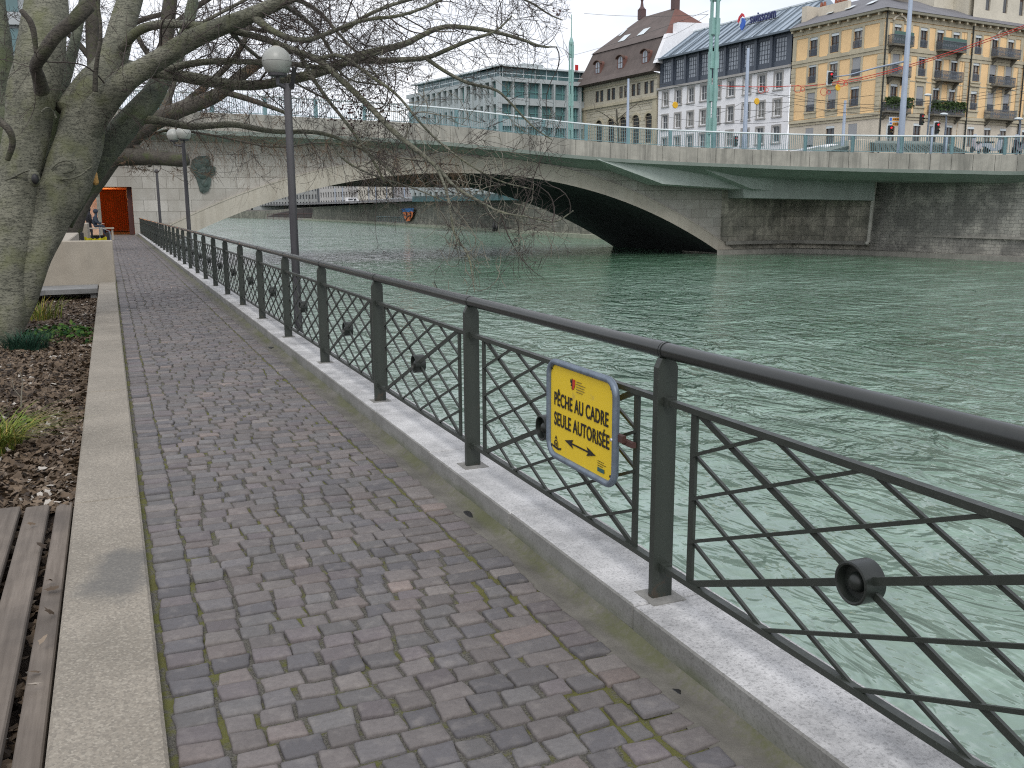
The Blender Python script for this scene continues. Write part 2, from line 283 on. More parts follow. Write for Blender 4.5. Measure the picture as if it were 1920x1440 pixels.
# ------------------------------------------------------------------ mesh helpers
def tag(o, label=None, cat=None, group=None, kind=None):
    if label: o['label'] = label
    if cat: o['category'] = cat
    if group: o['group'] = group
    if kind: o['kind'] = kind
    return o
def empty(name, loc, label, cat, group=None):
    o = bpy.data.objects.new(name, None); COL.objects.link(o); o.location = tuple(loc); o.empty_display_size = .2
    return tag(o, label, cat, group)
def link(name, mesh, parent=None, mats=None):
    o = bpy.data.objects.new(name, mesh); COL.objects.link(o)
    if parent is not None:
        o.parent = parent; bpy.context.view_layer.update if False else None
        o.matrix_parent_inverse = world_of(parent).inverted()
    for m in (mats or []): mesh.materials.append(m)
    return o
def world_of(o):
    m = Matrix.Translation(o.location) @ o.rotation_euler.to_matrix().to_4x4()
    if o.parent is not None: m = world_of(o.parent) @ o.matrix_parent_inverse @ m
    return m
class MB:
    """collects faces of ONE part; coordinates may be given in a local frame"""
    def __init__(s, frame=None): s.v = []; s.f = []; s.mi = []; s.fr = frame; s.cur = 0
    def add(s, vs, fs):
        k = len(s.v)
        for p in vs: s.v.append(s.fr(*p) if s.fr else tuple(p))
        for f in fs: s.f.append([k+i for i in f]); s.mi.append(s.cur)
    def box(s, x0, x1, y0, y1, z0, z1):
        s.add([(x, y, z) for z in (z0, z1) for x, y in ((x0, y0), (x1, y0), (x1, y1), (x0, y1))],
              [(3, 2, 1, 0), (4, 5, 6, 7), (0, 1, 5, 4), (1, 2, 6, 5), (2, 3, 7, 6), (3, 0, 4, 7)])
    def cbox(s, x0, x1, y0, y1, z0, z1, c=.01):
        # box with chamfered edges
        pts = []; X = (x0, x1); Y = (y0, y1); Z = (z0, z1); idx = {}
        for i in (0, 1):
            for j in (0, 1):
                for k in (0, 1):
                    sx, sy, sz = (1-2*i)*c, (1-2*j)*c, (1-2*k)*c
                    for a in range(3):
                        p = [X[i]+sx, Y[j]+sy, Z[k]+sz]; p[a] -= (sx, sy, sz)[a]
                        idx[(i, j, k, a)] = len(pts); pts.append(tuple(p))
        F = []
        for a in range(3):
            o = [q for q in range(3) if q != a]
            for e in (0, 1):
                q = []
                for (u, v) in ((0, 0), (1, 0), (1, 1), (0, 1)):
                    c3 = [0, 0, 0]; c3[a] = e; c3[o[0]] = u; c3[o[1]] = v; q.append(idx[(*c3, a)])
                F.append(q)
        for a in range(3):
            o = [q for q in range(3) if q != a]
            for u in (0, 1):
                for v in (0, 1):
                    A = [0, 0, 0]; A[a] = 0; A[o[0]] = u; A[o[1]] = v; B = list(A); B[a] = 1
                    F.append([idx[(*A, o[0])], idx[(*B, o[0])], idx[(*B, o[1])], idx[(*A, o[1])]])
        for i in (0, 1):
            for j in (0, 1):
                for k in (0, 1): F.append([idx[(i, j, k, a)] for a in range(3)])
        s.add(pts, F)
    def quad(s, *p): s.add(p, [tuple(range(len(p)))])
    def prism(s, poly, d):
        n = len(poly); d = np.array(d, float)
        vs = [tuple(p) for p in poly]+[tuple(np.array(p, float)+d) for p in poly]
        s.add(vs, [tuple(range(n)), tuple(range(2*n-1, n-1, -1))]+[(i, (i+1) % n, n+(i+1) % n, n+i) for i in range(n)])
    def tube(s, path, rad, n=8, caps=True, wob=0):
        P = [np.array(p, float) for p in path]; m = len(P)
        if not hasattr(rad, '__len__'): rad = [rad]*m
        vs = []; ref = None
        for i in range(m):
            t = P[min(i+1, m-1)]-P[max(i-1, 0)]; t = t/(np.linalg.norm(t)+1e-9)
            if ref is None:
                ref = np.array([0, 0, 1.]) if abs(t[2]) < .9 else np.array([1., 0, 0])
            a = np.cross(t, ref); a = a/(np.linalg.norm(a)+1e-9); b = np.cross(a, t); ref = b
            for k in range(n):
                w = 2*pi*k/n; r = rad[i]*(1+(wob*math.sin(3*w+i*.9)+wob*.7*math.sin(5*w-i*.53) if wob else 0))
                vs.append(tuple(P[i]+r*(a*cos(w)+b*sin(w))))
        fs = [(i*n+k, i*n+(k+1) % n, (i+1)*n+(k+1) % n, (i+1)*n+k) for i in range(m-1) for k in range(n)]
        if caps: fs += [tuple(range(n-1, -1, -1)), tuple(range((m-1)*n, m*n))]
        s.add(vs, fs)
    def bar(s, p, q, w, h, up=(0, 0, 1)):
        p = np.array(p, float); q = np.array(q, float); t = q-p; t /= np.linalg.norm(t); up = np.array(up, float)
        a = np.cross(t, up); a /= np.linalg.norm(a)+1e-9; b = np.cross(a, t)
        vs = [tuple(e+a*w/2*i+b*h/2*j) for e in (p, q) for i, j in ((-1, -1), (1, -1), (1, 1), (-1, 1))]
        s.add(vs, [(3, 2, 1, 0), (4, 5, 6, 7), (0, 1, 5, 4), (1, 2, 6, 5), (2, 3, 7, 6), (3, 0, 4, 7)])
    def lathe(s, c, prof, n=20, axis='z'):
        c = np.array(c, float); vs = []
        for r, h in prof:
            for k in range(n):
                w = 2*pi*k/n
                o = {'z': (r*cos(w), r*sin(w), h), 'x': (h, r*cos(w), r*sin(w)), 'y': (r*cos(w), h, r*sin(w))}[axis]
                vs.append(tuple(c+np.array(o)))
        m = len(prof)
        s.add(vs, [(i*n+k, i*n+(k+1) % n, (i+1)*n+(k+1) % n, (i+1)*n+k) for i in range(m-1) for k in range(n)]
              + [tuple(range(n-1, -1, -1)), tuple(range((m-1)*n, m*n))])
    def sphere(s, c, r, n=16, m=10, sq=(1, 1, 1)):
        prof = []
        c = np.array(c, float); vs = []; fs = []
        for i in range(1, m):
            a = pi*i/m
            for k in range(n): vs.append(tuple(c+r*np.array([sin(a)*cos(2*pi*k/n)*sq[0], sin(a)*sin(2*pi*k/n)*sq[1], cos(a)*sq[2]])))
        t = len(vs); vs.append(tuple(c+np.array([0, 0, r*sq[2]]))); vs.append(tuple(c-np.array([0, 0, r*sq[2]])))
        for i in range(m-2):
            for k in range(n): fs.append((i*n+k, (i+1)*n+k, (i+1)*n+(k+1) % n, i*n+(k+1) % n))
        for k in range(n): fs.append((t, k, (k+1) % n)); fs.append((t+1, (m-2)*n+(k+1) % n, (m-2)*n+k))
        s.add(vs, fs)
    def build(s, name, mats, parent=None, smooth=False, origin=None):
        if not isinstance(mats, (list, tuple)): mats = [mats]
        me = bpy.data.meshes.new(name); v = np.array(s.v, float)
        o3 = np.array(origin if origin is not None else (0, 0, 0), float)
        me.from_pydata((v-o3).tolist(), [], s.f); me.update()
        for m in mats: me.materials.append(m)
        if len(mats) > 1: me.polygons.foreach_set('material_index', s.mi)
        if smooth: me.polygons.foreach_set('use_smooth', [True]*len(me.polygons))
        fix_normals(me)
        o = link(name, me, None); o.location = tuple(o3)
        if parent is not None:
            o.parent = parent; o.matrix_parent_inverse = world_of(parent).inverted()
        return o
import bmesh
def fix_normals(me):
    if len(me.polygons) > 60000: return
    bm = bmesh.new(); bm.from_mesh(me); bmesh.ops.recalc_face_normals(bm, faces=bm.faces); bm.to_mesh(me); bm.free()
def frame(P0, ang):
    """local frame of a facade: u along it, o outwards (to the viewer's side), z up"""
    a = radians(ang); U = (sin(a), cos(a)); N = (-cos(a), sin(a)) if abs(ang) < 45 else (cos(a), -sin(a))
    f = lambda u, o, z: (P0[0]+U[0]*u+N[0]*o, P0[1]+U[1]*u+N[1]*o, z)
    f.P0 = P0; f.U = np.array([*U, 0]); f.N = np.array([*N, 0]); return f
def on_frame(fr, px, py, o=0.):
    P = np.array([fr.P0[0], fr.P0[1], 0])+fr.N*o; d = ray(px, py); q = EYEP+d*(np.dot(P-EYEP, fr.N)/np.dot(d, fr.N))
    return float((q-P) @ fr.U), float(q[2])
def copy_tree(o, parent=None):
    c = o.copy(); COL.objects.link(c)
    if parent is not None: c.parent = parent
    for ch in [x for x in bpy.data.objects if x.parent == o]: copy_tree(ch, c)
    return c

# ================================================================== SETTING
W = -2.4
mb = MB(); mb.quad((-3000, -1500, -6), (3000, -1500, -6), (3000, 4000, -6), (-3000, 4000, -6))
tag(mb.build('ground', weathered('far_ground', (.09, .09, .08), .2, .01, .5, .95, 0)), kind='structure')
mb = MB(); mb.quad((2.1, -60, W), (76, -60, W), (76, 640, W), (2.1, 640, W))
tag(mb.build('river_water', MT['water']), kind='structure')
mb = MB(); mb.box(-60, -.30, -20, 69, -5.9, -.34); mb.box(-.30, 2.10, -20, 69, -5.9, -.05)
tag(mb.build('river_bank', MT['soil']), kind='structure')
# path: joints sheet + cobbles + gutter + kerb
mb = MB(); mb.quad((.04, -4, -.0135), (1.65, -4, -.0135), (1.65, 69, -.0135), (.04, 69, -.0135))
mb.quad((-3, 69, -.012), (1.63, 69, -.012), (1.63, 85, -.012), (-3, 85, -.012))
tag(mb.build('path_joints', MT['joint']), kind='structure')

def build_cobbles():
    V = []; Fq = []; Cc = []; nv = 0
    pal = [(.126, .107, .101), (.112, .102, .104), (.136, .113, .105), (.148, .115, .104), (.118, .110, .108), (.092, .086, .094), (.165, .140, .126), (.124, .100, .104), (.195, .142, .120)]
    wts = [5, 5, 4, 2, 4, 4, 1, 4, .5]
    y = .9; 
    while y < 68.9:
        h = random.uniform(.104, .124)
        x = .062; first = True
        near = y < 16
        cols = [(x, x+random.uniform(.15, .165))]; x = cols[0][1]
        x += 0
        while x < 1.47:
            w = random.uniform(.112, .158)
            if 1.485-(x+w) < .07: w = 1.485-x
            cols.append((x, x+w)); x += w
        cols.append((1.49, 1.49+random.uniform(.14, .16)))
        for ci, (a, b) in enumerate(cols):
            g = random.uniform(.005, .012); t_ = .022*sin(a*2.2+y*.05)+.012*sin(y*1.7+a*3)
            x0, x1 = a+g, b-g*.6; y0, y1 = y+g*.9+t_, y+h-g*.4+t_
            if ci and random.random() < .06: y1 -= .012; x1 -= .012
            z = random.gauss(0, .0030); sx = random.gauss(0, .025); sy = random.gauss(0, .02)
            j = lambda s_=.008: random.uniform(-s_, s_)
            cor = [(x0+j(), y0+j(.006)), (x1+j(), y0+j(.006)), (x1+j(), y1+j(.006)), (x0+j(), y1+j(.006))]
            cx, cy = (x0+x1)/2, (y0+y1)/2
            rings = []
            if near:
                for ins, dz in ((0, -.020), (.001, -.006), (.005, -.0012), (.016, .0008)):
                    R = []
                    for k in range(4):
                        p = cor[k]; q = cor[(k+1) % 4]; r0 = cor[k-1]
                        # rounded corner: three points, plus two points on the side
                        def toward(pt, tg, d): 
                            L = math.hypot(tg[0]-pt[0], tg[1]-pt[1]); return (pt[0]+(tg[0]-pt[0])*d/L, pt[1]+(tg[1]-pt[1])*d/L)
                        rr = .012
                        R += [toward(p, r0, rr), ((p[0]*.78+toward(p, r0, rr)[0]*.11+toward(p, q, rr)[0]*.11), (p[1]*.78+toward(p, r0, rr)[1]*.11+toward(p, q, rr)[1]*.11)), toward(p, q, rr), toward(p, q, math.hypot(q[0]-p[0], q[1]-p[1])*.5)]
                    rings.append((R, ins, dz))
            else:
                for ins, dz in ((0, -.016), (.002, -.004), (.010, 0)):
                    rings.append((cor, ins, dz))
            base = nv; n = len(rings[0][0])
            jit = [random.uniform(-.0022, .0022) for _ in range(n)] if near else [0]*n
            for ri, (R, ins, dz) in enumerate(rings):
                for k, (px, py) in enumerate(R):
                    dx, dy = cx-px, cy-py; L = math.hypot(dx, dy); e = (ins+jit[k])/L
                    qx, qy = px+dx*e, py+dy*e
                    V.append((qx, qy, z+dz+sx*(qx-cx)+sy*(qy-cy)+(random.gauss(0, .0006) if near and ri > 1 else 0)))
            V.append((cx, cy, z+.0012)); nv += n*len(rings)+1
            for ri in range(len(rings)-1):
                for k in range(n): Fq.append((base+ri*n+k, base+ri*n+(k+1) % n, base+(ri+1)*n+(k+1) % n, base+(ri+1)*n+k))
            t = base+(len(rings)-1)*n
            for k in range(n): Fq.append((t+k, t+(k+1) % n, nv-1))
            c = random.choices(pal, wts)[0]; f = random.uniform(.8, 1.2)*1.12
            g_ = sum(c)/3; c = [q_*.68+g_*.32 for q_ in c]; Cc += [(c[0]*f, c[1]*f, c[2]*f, 1)]*(n*len(rings)+1)
        y += h
    me = bpy.data.meshes.new('cobblestone_path'); me.from_pydata(V, [], Fq); me.update()
    ca = me.color_attributes.new('col', 'FLOAT_COLOR', 'POINT'); ca.data.foreach_set('color', np.array(Cc, dtype=np.float32).ravel())
    me.polygons.foreach_set('use_smooth', [True]*len(me.polygons))
    me.materials.append(MT['cobble']); o = link('cobblestone_path', me)
    return tag(o, kind='structure')
build_cobbles()
# gutter: shallow channel between stones and kerb
mb = MB(); prof = [(1.605, -.010), (1.640, -.0035), (1.66, -.006), (1.71, -.014), (1.745, -.006), (1.765, .012), (1.775, .02)]
ys = np.concatenate([np.arange(-3, 20, .12), np.arange(20, 69.1, 1.)])
vs = [(x+(.014*(sin(y_*13)+.7*sin(y_*31+1)) if x < 1.61 else .003*sin(y_*5+x*90)), y_, z+.0025*sin(y_*3.1)+.002*sin(y_*11)) for y_ in ys for x, z in prof]; n = len(prof)
mb.add(vs, [(i*n+k, i*n+k+1, (i+1)*n+k+1, (i+1)*n+k) for i in range(len(ys)-1) for k in range(n-1)])
tag(mb.build('gutter', MT['gutter'], smooth=True), kind='structure')
# drain outlets in the gutter
for i, (dx, dy, r) in enumerate([(1.70, 4.62, .045), (1.70, 2.52, .016), (1.71, 11.5, .045)]):
    mb = MB(); vs = []; nn = 14
    for rr, zz in ((1., .004), (.7, .006), (.3, .006)):
        for k in range(nn):
            a = 2*pi*k/nn; q = r*rr*(1+.25*sin(3*a+i)); vs.append((dx+q*cos(a)*.75, dy+q*sin(a)*1.3, -.012+zz*.9))
    mb.add(vs, [(i_*nn+k, i_*nn+(k+1) % nn, (i_+1)*nn+(k+1) % nn, (i_+1)*nn+k) for i_ in range(2) for k in range(nn)]+[tuple(range(2*nn, 3*nn))])
    tag(mb.build('drain_hole', MT['black']), ['broken dark drain hole at the gutter edge left of the fishing sign', 'tiny dark weep hole in the gutter nearest the camera', 'dark drain hole in the gutter further along the path'][i], 'drain')
# kerb stones
k0 = [-1.2, .25, 1.6, 2.95, 4.19, 5.5]
while k0[-1] < 68: k0.append(k0[-1]+1.33)
k0[-1] = 68.9
kroot = None; mb = MB()
for a, b in zip(k0[:-1], k0[1:]):
    mb.cbox(1.772+random.gauss(0, .0012), 2.15, a+.003, b-.003, -.08, .12+random.gauss(0, .0012), .007)
mb.box(1.80, 2.11, -3, 68.9, -5.8, -.075)
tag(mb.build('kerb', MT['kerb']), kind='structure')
mb = MB()
for k in range(-1, 32):
    yy = 2.99+2.113*k; mb.box(1.845, 1.995, yy-.075, yy+.075, .116, .1215+.0004)
tag(mb.build('mortar_pads', weathered('pad_mortar', (.22, .215, .20), .3, 9, 120, .95, .4, bd=.004)), kind='structure')

# ------------------------------------------------------------------ railing
rail = empty('river_railing', (1.92, 3, .12), 'dark green iron railing with lattice panels running along the river edge', 'railing')
NP = 32
posts = []
def post_mb():
    m = MB(); # flat steel post: chamfered top, fork under the handrail
    w, t = .045, .017
    m.add([(-w, -t, 0), (w, -t, 0), (w, t, 0), (-w, t, 0), (-w, -t, .932), (w, -t, .932), (w, t, .932), (-w, t, .932),
           (-w*.62, -t, .968), (w*.62, -t, .968), (w*.62, t, .968), (-w*.62, t, .968)],
          [(3, 2, 1, 0), (0, 1, 5, 4), (1, 2, 6, 5), (2, 3, 7, 6), (3, 0, 4, 7), (4, 5, 9, 8), (5, 6, 10, 9), (6, 7, 11, 10), (7, 4, 8, 11), (8, 9, 10, 11)])
    return m
pm = post_mb(); p0 = pm.build('post', MT['iron'], rail); 
bv = p0.modifiers.new('bevel', 'BEVEL'); bv.width = .0025; bv.segments = 2
pw = Matrix.Identity(4)
def place(o, loc): o.matrix_parent_inverse = world_of(rail).inverted() if o.parent is rail else o.matrix_parent_inverse; o.location = loc
place(p0, (1.92, .877, .12))
def panel_mb():
    m = MB(); L = .852; z0, z1 = .13, .80  # relative to kerb top
    m.bar((0, -1.0565, z1), (0, 1.0565, z1), .03, .022); m.bar((0, -1.0565, z0), (0, 1.0565, z0), .03, .022)
    for s_ in (-1, 1):
        for z_ in (z0, z1): m.box(-.02, .02, s_*1.035-.03, s_*1.035+.03, z_-.018, z_+.018)
        m.bar((0, s_*L, z0+.011), (0, s_*L, z1-.011), .012, .034, (0, 1, 0))
    dz = (z1-z0)/4; dy = 2*L/4
    return m, L, z0, z1, dy, dz
m, L, z0, z1, dy, dz = panel_mb()
# lattice bars: diagonals in both directions; the corner to corner ones are thicker
def clip(a, b): return a, b
for sgn in (1, -1):
    for k in range(-3, 4):
        # line z = z0 + dz*( (y+L)/dy * 1 ) shifted
        pts = []
        for i in range(5):
            j = i+k
            if 0 <= j <= 4: pts.append((i, j))
        (i0, j0), (i1, j1) = pts[0], pts[-1]
        if sgn < 0: i0, i1 = 4-i0, 4-i1
        th = .024 if k == 0 else .013
        off = .006*sgn if k else .004*sgn
        m.bar((off, -L+i0*dy, z0+j0*dz), (off, -L+i1*dy, z0+j1*dz), .011, th, (1, 0, 0)) if False else m.bar((off, -L+i0*dy, z0+j0*dz), (off, -L+i1*dy, z0+j1*dz), .011, th)
pan = m.build('lattice_panel', MT['iron'], rail)
m = MB(); zc = (z0+z1)/2
m.lathe((0, 0, zc), [(.002, -.006), (.050, -.010), (.054, -.036), (.059, -.038), (.064, -.036), (.064, .036), (.058, .038), (.050, .034), (.046, .01), (.002, .008)], 28, 'x')
m.sphere((-.008, 0, zc), .030, 20, 12, (.9, 1, 1))
boss = m.build('lattice_boss', MT['iron2'], pan, smooth=False)
for p in boss.data.polygons: p.use_smooth = True
boss.data.set_sharp_from_angle(angle=radians(35))
pan.matrix_parent_inverse = world_of(rail).inverted(); pan.location = (1.92, .877+1.0565, .12)
boss.matrix_parent_inverse = Matrix.Identity(4)
for k in range(0, NP):
    y = .877+2.113*k
    if k:
        c = p0.copy(); COL.objects.link(c); c.location = (1.92, y, .12)
    if k and k < NP-1:
        c = pan.copy(); COL.objects.link(c); c.location = (1.92, y+1.0565, .12)
        d = boss.copy(); COL.objects.link(d); d.parent = c
m = MB()
m.tube([(1.92, -1.4, 1.115), (1.92, 68.6, 1.115)], .031, 20)
for k in range(NP):
    y = .877+2.113*k; m.tube([(1.92, y+.012, 1.115), (1.92, y+.075, 1.115)], .0328, 20); m.tube([(1.92, y-.004, 1.115), (1.92, y+.006, 1.115)], .0338, 20)
m.build('handrail', MT['handrail'], rail, smooth=True).data.set_sharp_from_angle(angle=radians(40))

# ------------------------------------------------------------------ fishing sign
sg = empty('fishing_sign', (1.86, 3.59, .48), 'yellow sign with black French text in grey tubular frame on the railing', 'sign')
SY0, SY1, SZ0, SZ1, SX = 3.272, 3.908, .498, .948, 1.865   # centre line of the frame
def rrect(y0, y1, z0, z1, r, x, n=8):
    P = []
    for cy, cz, a0 in ((y1-r, z1-r, 0), (y0+r, z1-r, 90), (y0+r, z0+r, 180), (y1-r, z0+r, 270)):
        for k in range(n+1): a = radians(a0+90*k/n); P.append((x, cy+r*cos(a), cz+r*sin(a)))
    return P
m = MB(); P = rrect(SY0, SY1, SZ0, SZ1, .07, SX)
# closed tube
n = 12; vs = []; N_ = len(P)
for i in range(N_):
    t = np.array(P[(i+1) % N_])-np.array(P[i-1]); t /= np.linalg.norm(t); a = np.cross(t, (1, 0, 0))
    for k in range(n): w = 2*pi*k/n; vs.append(tuple(np.array(P[i])+.0155*(a*cos(w)+np.array([1., 0, 0])*sin(w))))
m.add(vs, [(i*n+k, i*n+(k+1) % n, ((i+1) % N_)*n+(k+1) % n, ((i+1) % N_)*n+k) for i in range(N_) for k in range(n)])
m.build('frame', MT['galv'], sg, smooth=True)
def m_yellow():
    t = NT('yellow_sign_paint'); n1 = t.noise(5, 5, .7); n2 = t.noise(70, 4, .8)
    b = t.mix(n1, (.70, .49, .018), (.78, .56, .03)); b = t.mix(t.ramp(n2, [(.72, 0), (.76, 1)]), b, (.18, .12, .02))
    b = t.mix(t.math('MULTIPLY', t.ramp(t.noise(9, 4), [(.66, 0), (.72, 1)]), .4), b, (.35, .27, .1))
    t.col(b); return t.set(.45)
m = MB(); m.prism([(p[0]+.001, p[1], p[2]) for p in rrect(SY0+.012, SY1-.012, SZ0+.012, SZ1-.012, .06, SX)], (.004, 0, 0))
m.build('panel', m_yellow(), sg)
INK = flat('sign_ink', (.015, .012, .01), .5)
PX = SX-.0015
def text_mesh(o, name, mat, parent):
    mw = o.matrix_world.copy(); dg = bpy.context.evaluated_depsgraph_get(); me = bpy.data.meshes.new_from_object(o.evaluated_get(dg)); bpy.data.objects.remove(o)
    me.name = name; me.transform(mw); me.materials.clear(); me.materials.append(mat); o = link(name, me)
    o.parent = parent; o.matrix_parent_inverse = world_of(parent).inverted(); return o
def text(name, s, y, z, size, parent, mat, sx=.62, bold=0., x=None, align='CENTER', rot=None, ext=.0006):
    cu = bpy.data.curves.new(name, 'FONT'); cu.body = s; cu.size = size; cu.align_x = align; cu.extrude = ext; cu.offset = bold; cu.space_character = 1.06
    o = bpy.data.objects.new(name, cu); COL.objects.link(o)
    o.matrix_world = (Matrix.Translation((x if x is not None else PX, y, z)) @ (rot if rot is not None else Matrix(((0, 0, -1, 0), (-1, 0, 0, 0), (0, 1, 0, 0), (0, 0, 0, 1)))) @ Matrix.Diagonal((sx, 1, 1, 1)))
    return text_mesh(o, name, mat, parent)
YC = (SY0+SY1)/2
text('lettering', 'PÊCHE AU CADRE', YC+.004, .745, .088, sg, INK, .70, .0016)
text('lettering', 'SEULE AUTORISÉE', YC-.002, .650, .088, sg, INK, .715, .0016)
m = MB(); yl, yr, za = YC+.150, YC-.150, .595
m.prism([(PX, yl, za), (PX, yl-.085, za+.021), (PX, yl-.070, za+.004), (PX, yr+.070, za+.004), (PX, yr+.085, za+.021), (PX, yr, za), (PX, yr+.085, za-.021), (PX, yr+.070, za-.004), (PX, yl-.070, za-.004), (PX, yl-.085, za-.021)], (-.0008, 0, 0))
m.build('double_arrow', INK, sg)
# crest and small print
m = MB(); cy, cz = YC+.075, .875
m.prism([(PX, cy, cz+.02), (PX, cy-.022, cz+.02), (PX, cy-.022, cz-.006), (PX, cy-.012, cz-.022), (PX, cy, cz-.03)], (-.0008, 0, 0))
cr = m.build('crest', flat('crest_red', (.50, .04, .02), .5), sg)
m = MB(); m.prism([(PX, cy+.022, cz+.018), (PX, cy+.012, cz+.012), (PX, cy+.006, cz+.024), (PX, cy+.001, cz+.02), (PX, cy+.001, cz-.03), (PX, cy+.01, cz-.024), (PX, cy+.006, cz-.014), (PX, cy+.02, cz-.012), (PX, cy+.01, cz-.002), (PX, cy+.023, cz+.004)], (-.0008, 0, 0))
m.build('eagle', INK, cr)
for k, wd in enumerate((.05, .085, .075, .08, .06)):
    m = MB(); zz = cz+.014-.0115*k; m.box(PX-.0006, PX, cy-.035-wd, cy-.035, zz-.0016, zz+.0016); m.build('small_print', flat('print_brown', (.16, .11, .03), .6), sg)
m = MB(); ey, ez = SY1-.075, .555   # fisherman's association emblem: ring, crown and wavy band
for r0, r1 in ((.022, .016), (.009, .003)):
    P2 = [(PX, ey+r0*cos(a), ez+r0*sin(a)) for a in np.linspace(0, 2*pi, 17)[:-1]]; Q2 = [(PX, ey+r1*cos(a), ez+r1*sin(a)) for a in np.linspace(0, 2*pi, 17)[:-1]]
    m.add(P2+Q2, [(i, (i+1) % 16, 16+(i+1) % 16, 16+i) for i in range(16)])
m.prism([(PX, ey+.014, ez+.022), (PX, ey, ez+.045), (PX, ey-.014, ez+.022), (PX, ey, ez+.030)], (-.0006, 0, 0))
m.prism([(PX, ey+.04, ez-.006), (PX, ey+.02, ez-.010), (PX, ey-.03, ez-.012), (PX, ey-.055, ez-.006), (PX, ey-.05, ez-.018), (PX, ey-.02, ez-.024), (PX, ey+.03, ez-.018)], (-.0006, 0, 0))
m.build('emblem', INK, sg)
fy, fz = SY0+.12, .555
for k, wd in enumerate((.055, .075, .045)):
    m = MB(); zz = fz+.024-.010*k; m.box(PX-.0006, PX, fy+.03-wd, fy+.03, zz-.0012, zz+.0012); m.build('small_print', INK, sg)
m = MB(); m.box(PX-.0008, PX, fy-.03, fy+.03, fz-.022, fz-.004); m.build('stamp_box', flat('stamp_teal', (.03, .10, .10), .5), sg)
for (yy, zz) in ((SY0+.035, SZ1-.035), (SY1-.03, SZ1-.035), (SY0+.035, SZ0+.04), (SY1-.03, SZ0+.045)):
    m = MB(); m.lathe((PX-.001, yy, zz), [(.006, .001), (.005, -.003)], 10, 'x'); m.build('bolt', MT['iron2'], sg)
m = MB(); m.bar((SX+.012, SY0-.05, .715), (SX+.012, SY0+.1, .715), .02, .03); m.bar((SX+.03, SY0-.02, .70), (SX+.03, SY0-.10, .70), .02, .022)
m.bar((SX+.012, SY1-.1, .715), (SX+.012, SY1+.015, .715), .02, .03); m.build('clamp', flat('clamp_rust', (.07, .03, .025), .7), sg)
m = MB(); m.lathe((SX-.018, SY0+.006, .705), [(.008, .002), (.006, -.004)], 10, 'x'); m.build('rivet', flat('rivet_zinc', (.7, .7, .7), .3, .8), sg)

# ------------------------------------------------------------------ garden edge wall, slats
wr = empty('garden_wall', (-.12, 5, 0), 'long low beige concrete wall cap between garden bed and cobbled path', 'wall')
jy = [-2.2, 1.9, 5.58, 9.1, 12.75, 16.4, 20.0, 23.4]
for a, b in zip(jy[:-1], jy[1:]):
    m = MB(); m.cbox(-.300, .043, a+.003, b-.003, -.40, .030+random.gauss(0, .0015), .012); m.build('cap_slab', MT['cap'], wr)
for i, (xa, xb, zz) in enumerate([(-.40, -.315, -.012), (-.555, -.435, 0.0), (-.715, -.585, -.002), (-.875, -.745, 0), (-1.035, -.905, .002)]):
    m = MB(); m.cbox(xa, xb, -1, 5.74+.02*(-1)**i, zz-.045, zz, .006)
    o = m.build('timber_slat', MT['wood'])
    tag(o, ['dark brown timber slat tight against the low wall', 'weathered grey timber slat second from the low wall', 'grey timber slat third from the low wall at the picture edge', 'grey timber slat fourth from the low wall', 'grey timber slat fifth from the low wall'][i], 'timber slat', 'timber slats laid beside the low wall')

# ------------------------------------------------------------------ garden: leaf bed
def gz(x, y):
    t = min(max((y-5.8)/16, 0), 1); return -.05-.24*t+.03*sin(x*2.1)*cos(y*1.3)+.015*sin(x*7+y*5)
m = MB(); nx, ny = 60, 120; xs = -.302-np.linspace(0, 1, nx)**1.6*14; ys = np.linspace(5.2, 24, ny)
m.add([(x, y, gz(x, y)-.02) for y in ys for x in xs], [(j*nx+i, j*nx+i+1, (j+1)*nx+i+1, (j+1)*nx+i) for j in range(ny-1) for i in range(nx-1)])
m.quad((-14, -2, -.30), (-.302, -2, -.30), (-.302, 5.3, -.12), (-14, 5.3, -.12))
tag(m.build('garden_soil', MT['soil'], smooth=True), kind='structure')
def scatter_leaves(name, n, xr, yr, zf, size, mat, label=None):
    V = []; Fq = []; A = []
    for i in range(n):
        x = xr(); y = yr(); z = zf(x, y)+random.uniform(0, .03); s_ = random.uniform(*size); a = random.uniform(0, 2*pi)
        tl = Matrix.Rotation(a, 3, 'Z') @ Matrix.Rotation(random.gauss(0, .45), 3, 'X') @ Matrix.Rotation(random.gauss(0, .45), 3, 'Y')
        # lobed leaf: 10 points round a raised centre line
        cu = random.uniform(-.5, .5); k = len(V); nl = 10
        V.append(tuple(Vector((x, y, z+s_*.08))))
        for j in range(nl):
            w = 2*pi*j/nl; r = s_*(.5 if j % 2 else .30)*random.uniform(.75, 1.1)
            if j == 0: r = s_*.62
            p = tl @ Vector((r*cos(w), r*sin(w)*.8, cu*r*r/s_*1.6*abs(sin(w)))); V.append((x+p.x, y+p.y, z+p.z))
        for j in range(nl): Fq.append((k, k+1+j, k+1+(j+1) % nl))
        t = min(max(random.gauss(.45, .22), 0), 1); A += [t]*(nl+1)
        if random.random() < .025: A[-nl-1:] = [1.0]*(nl+1)
    me = bpy.data.meshes.new(name); me.from_pydata(V, [], Fq); me.update()
    at = me.attributes.new('col', 'FLOAT', 'POINT'); at.data.foreach_set('value', np.array(A, dtype=np.float32))
    me.materials.append(mat); o = link(name, me)
    return o
o = scatter_leaves('fallen_leaves', 24000, lambda: -.31-abs(random.gauss(0, 1))**1.2*1.3, lambda: 5.7+17.5*random.random()**1.35, gz, (.03, .082), MT['leaf'])
tag(o, 'thick litter of curled brown dead leaves over the garden bed', 'leaves', kind='stuff')
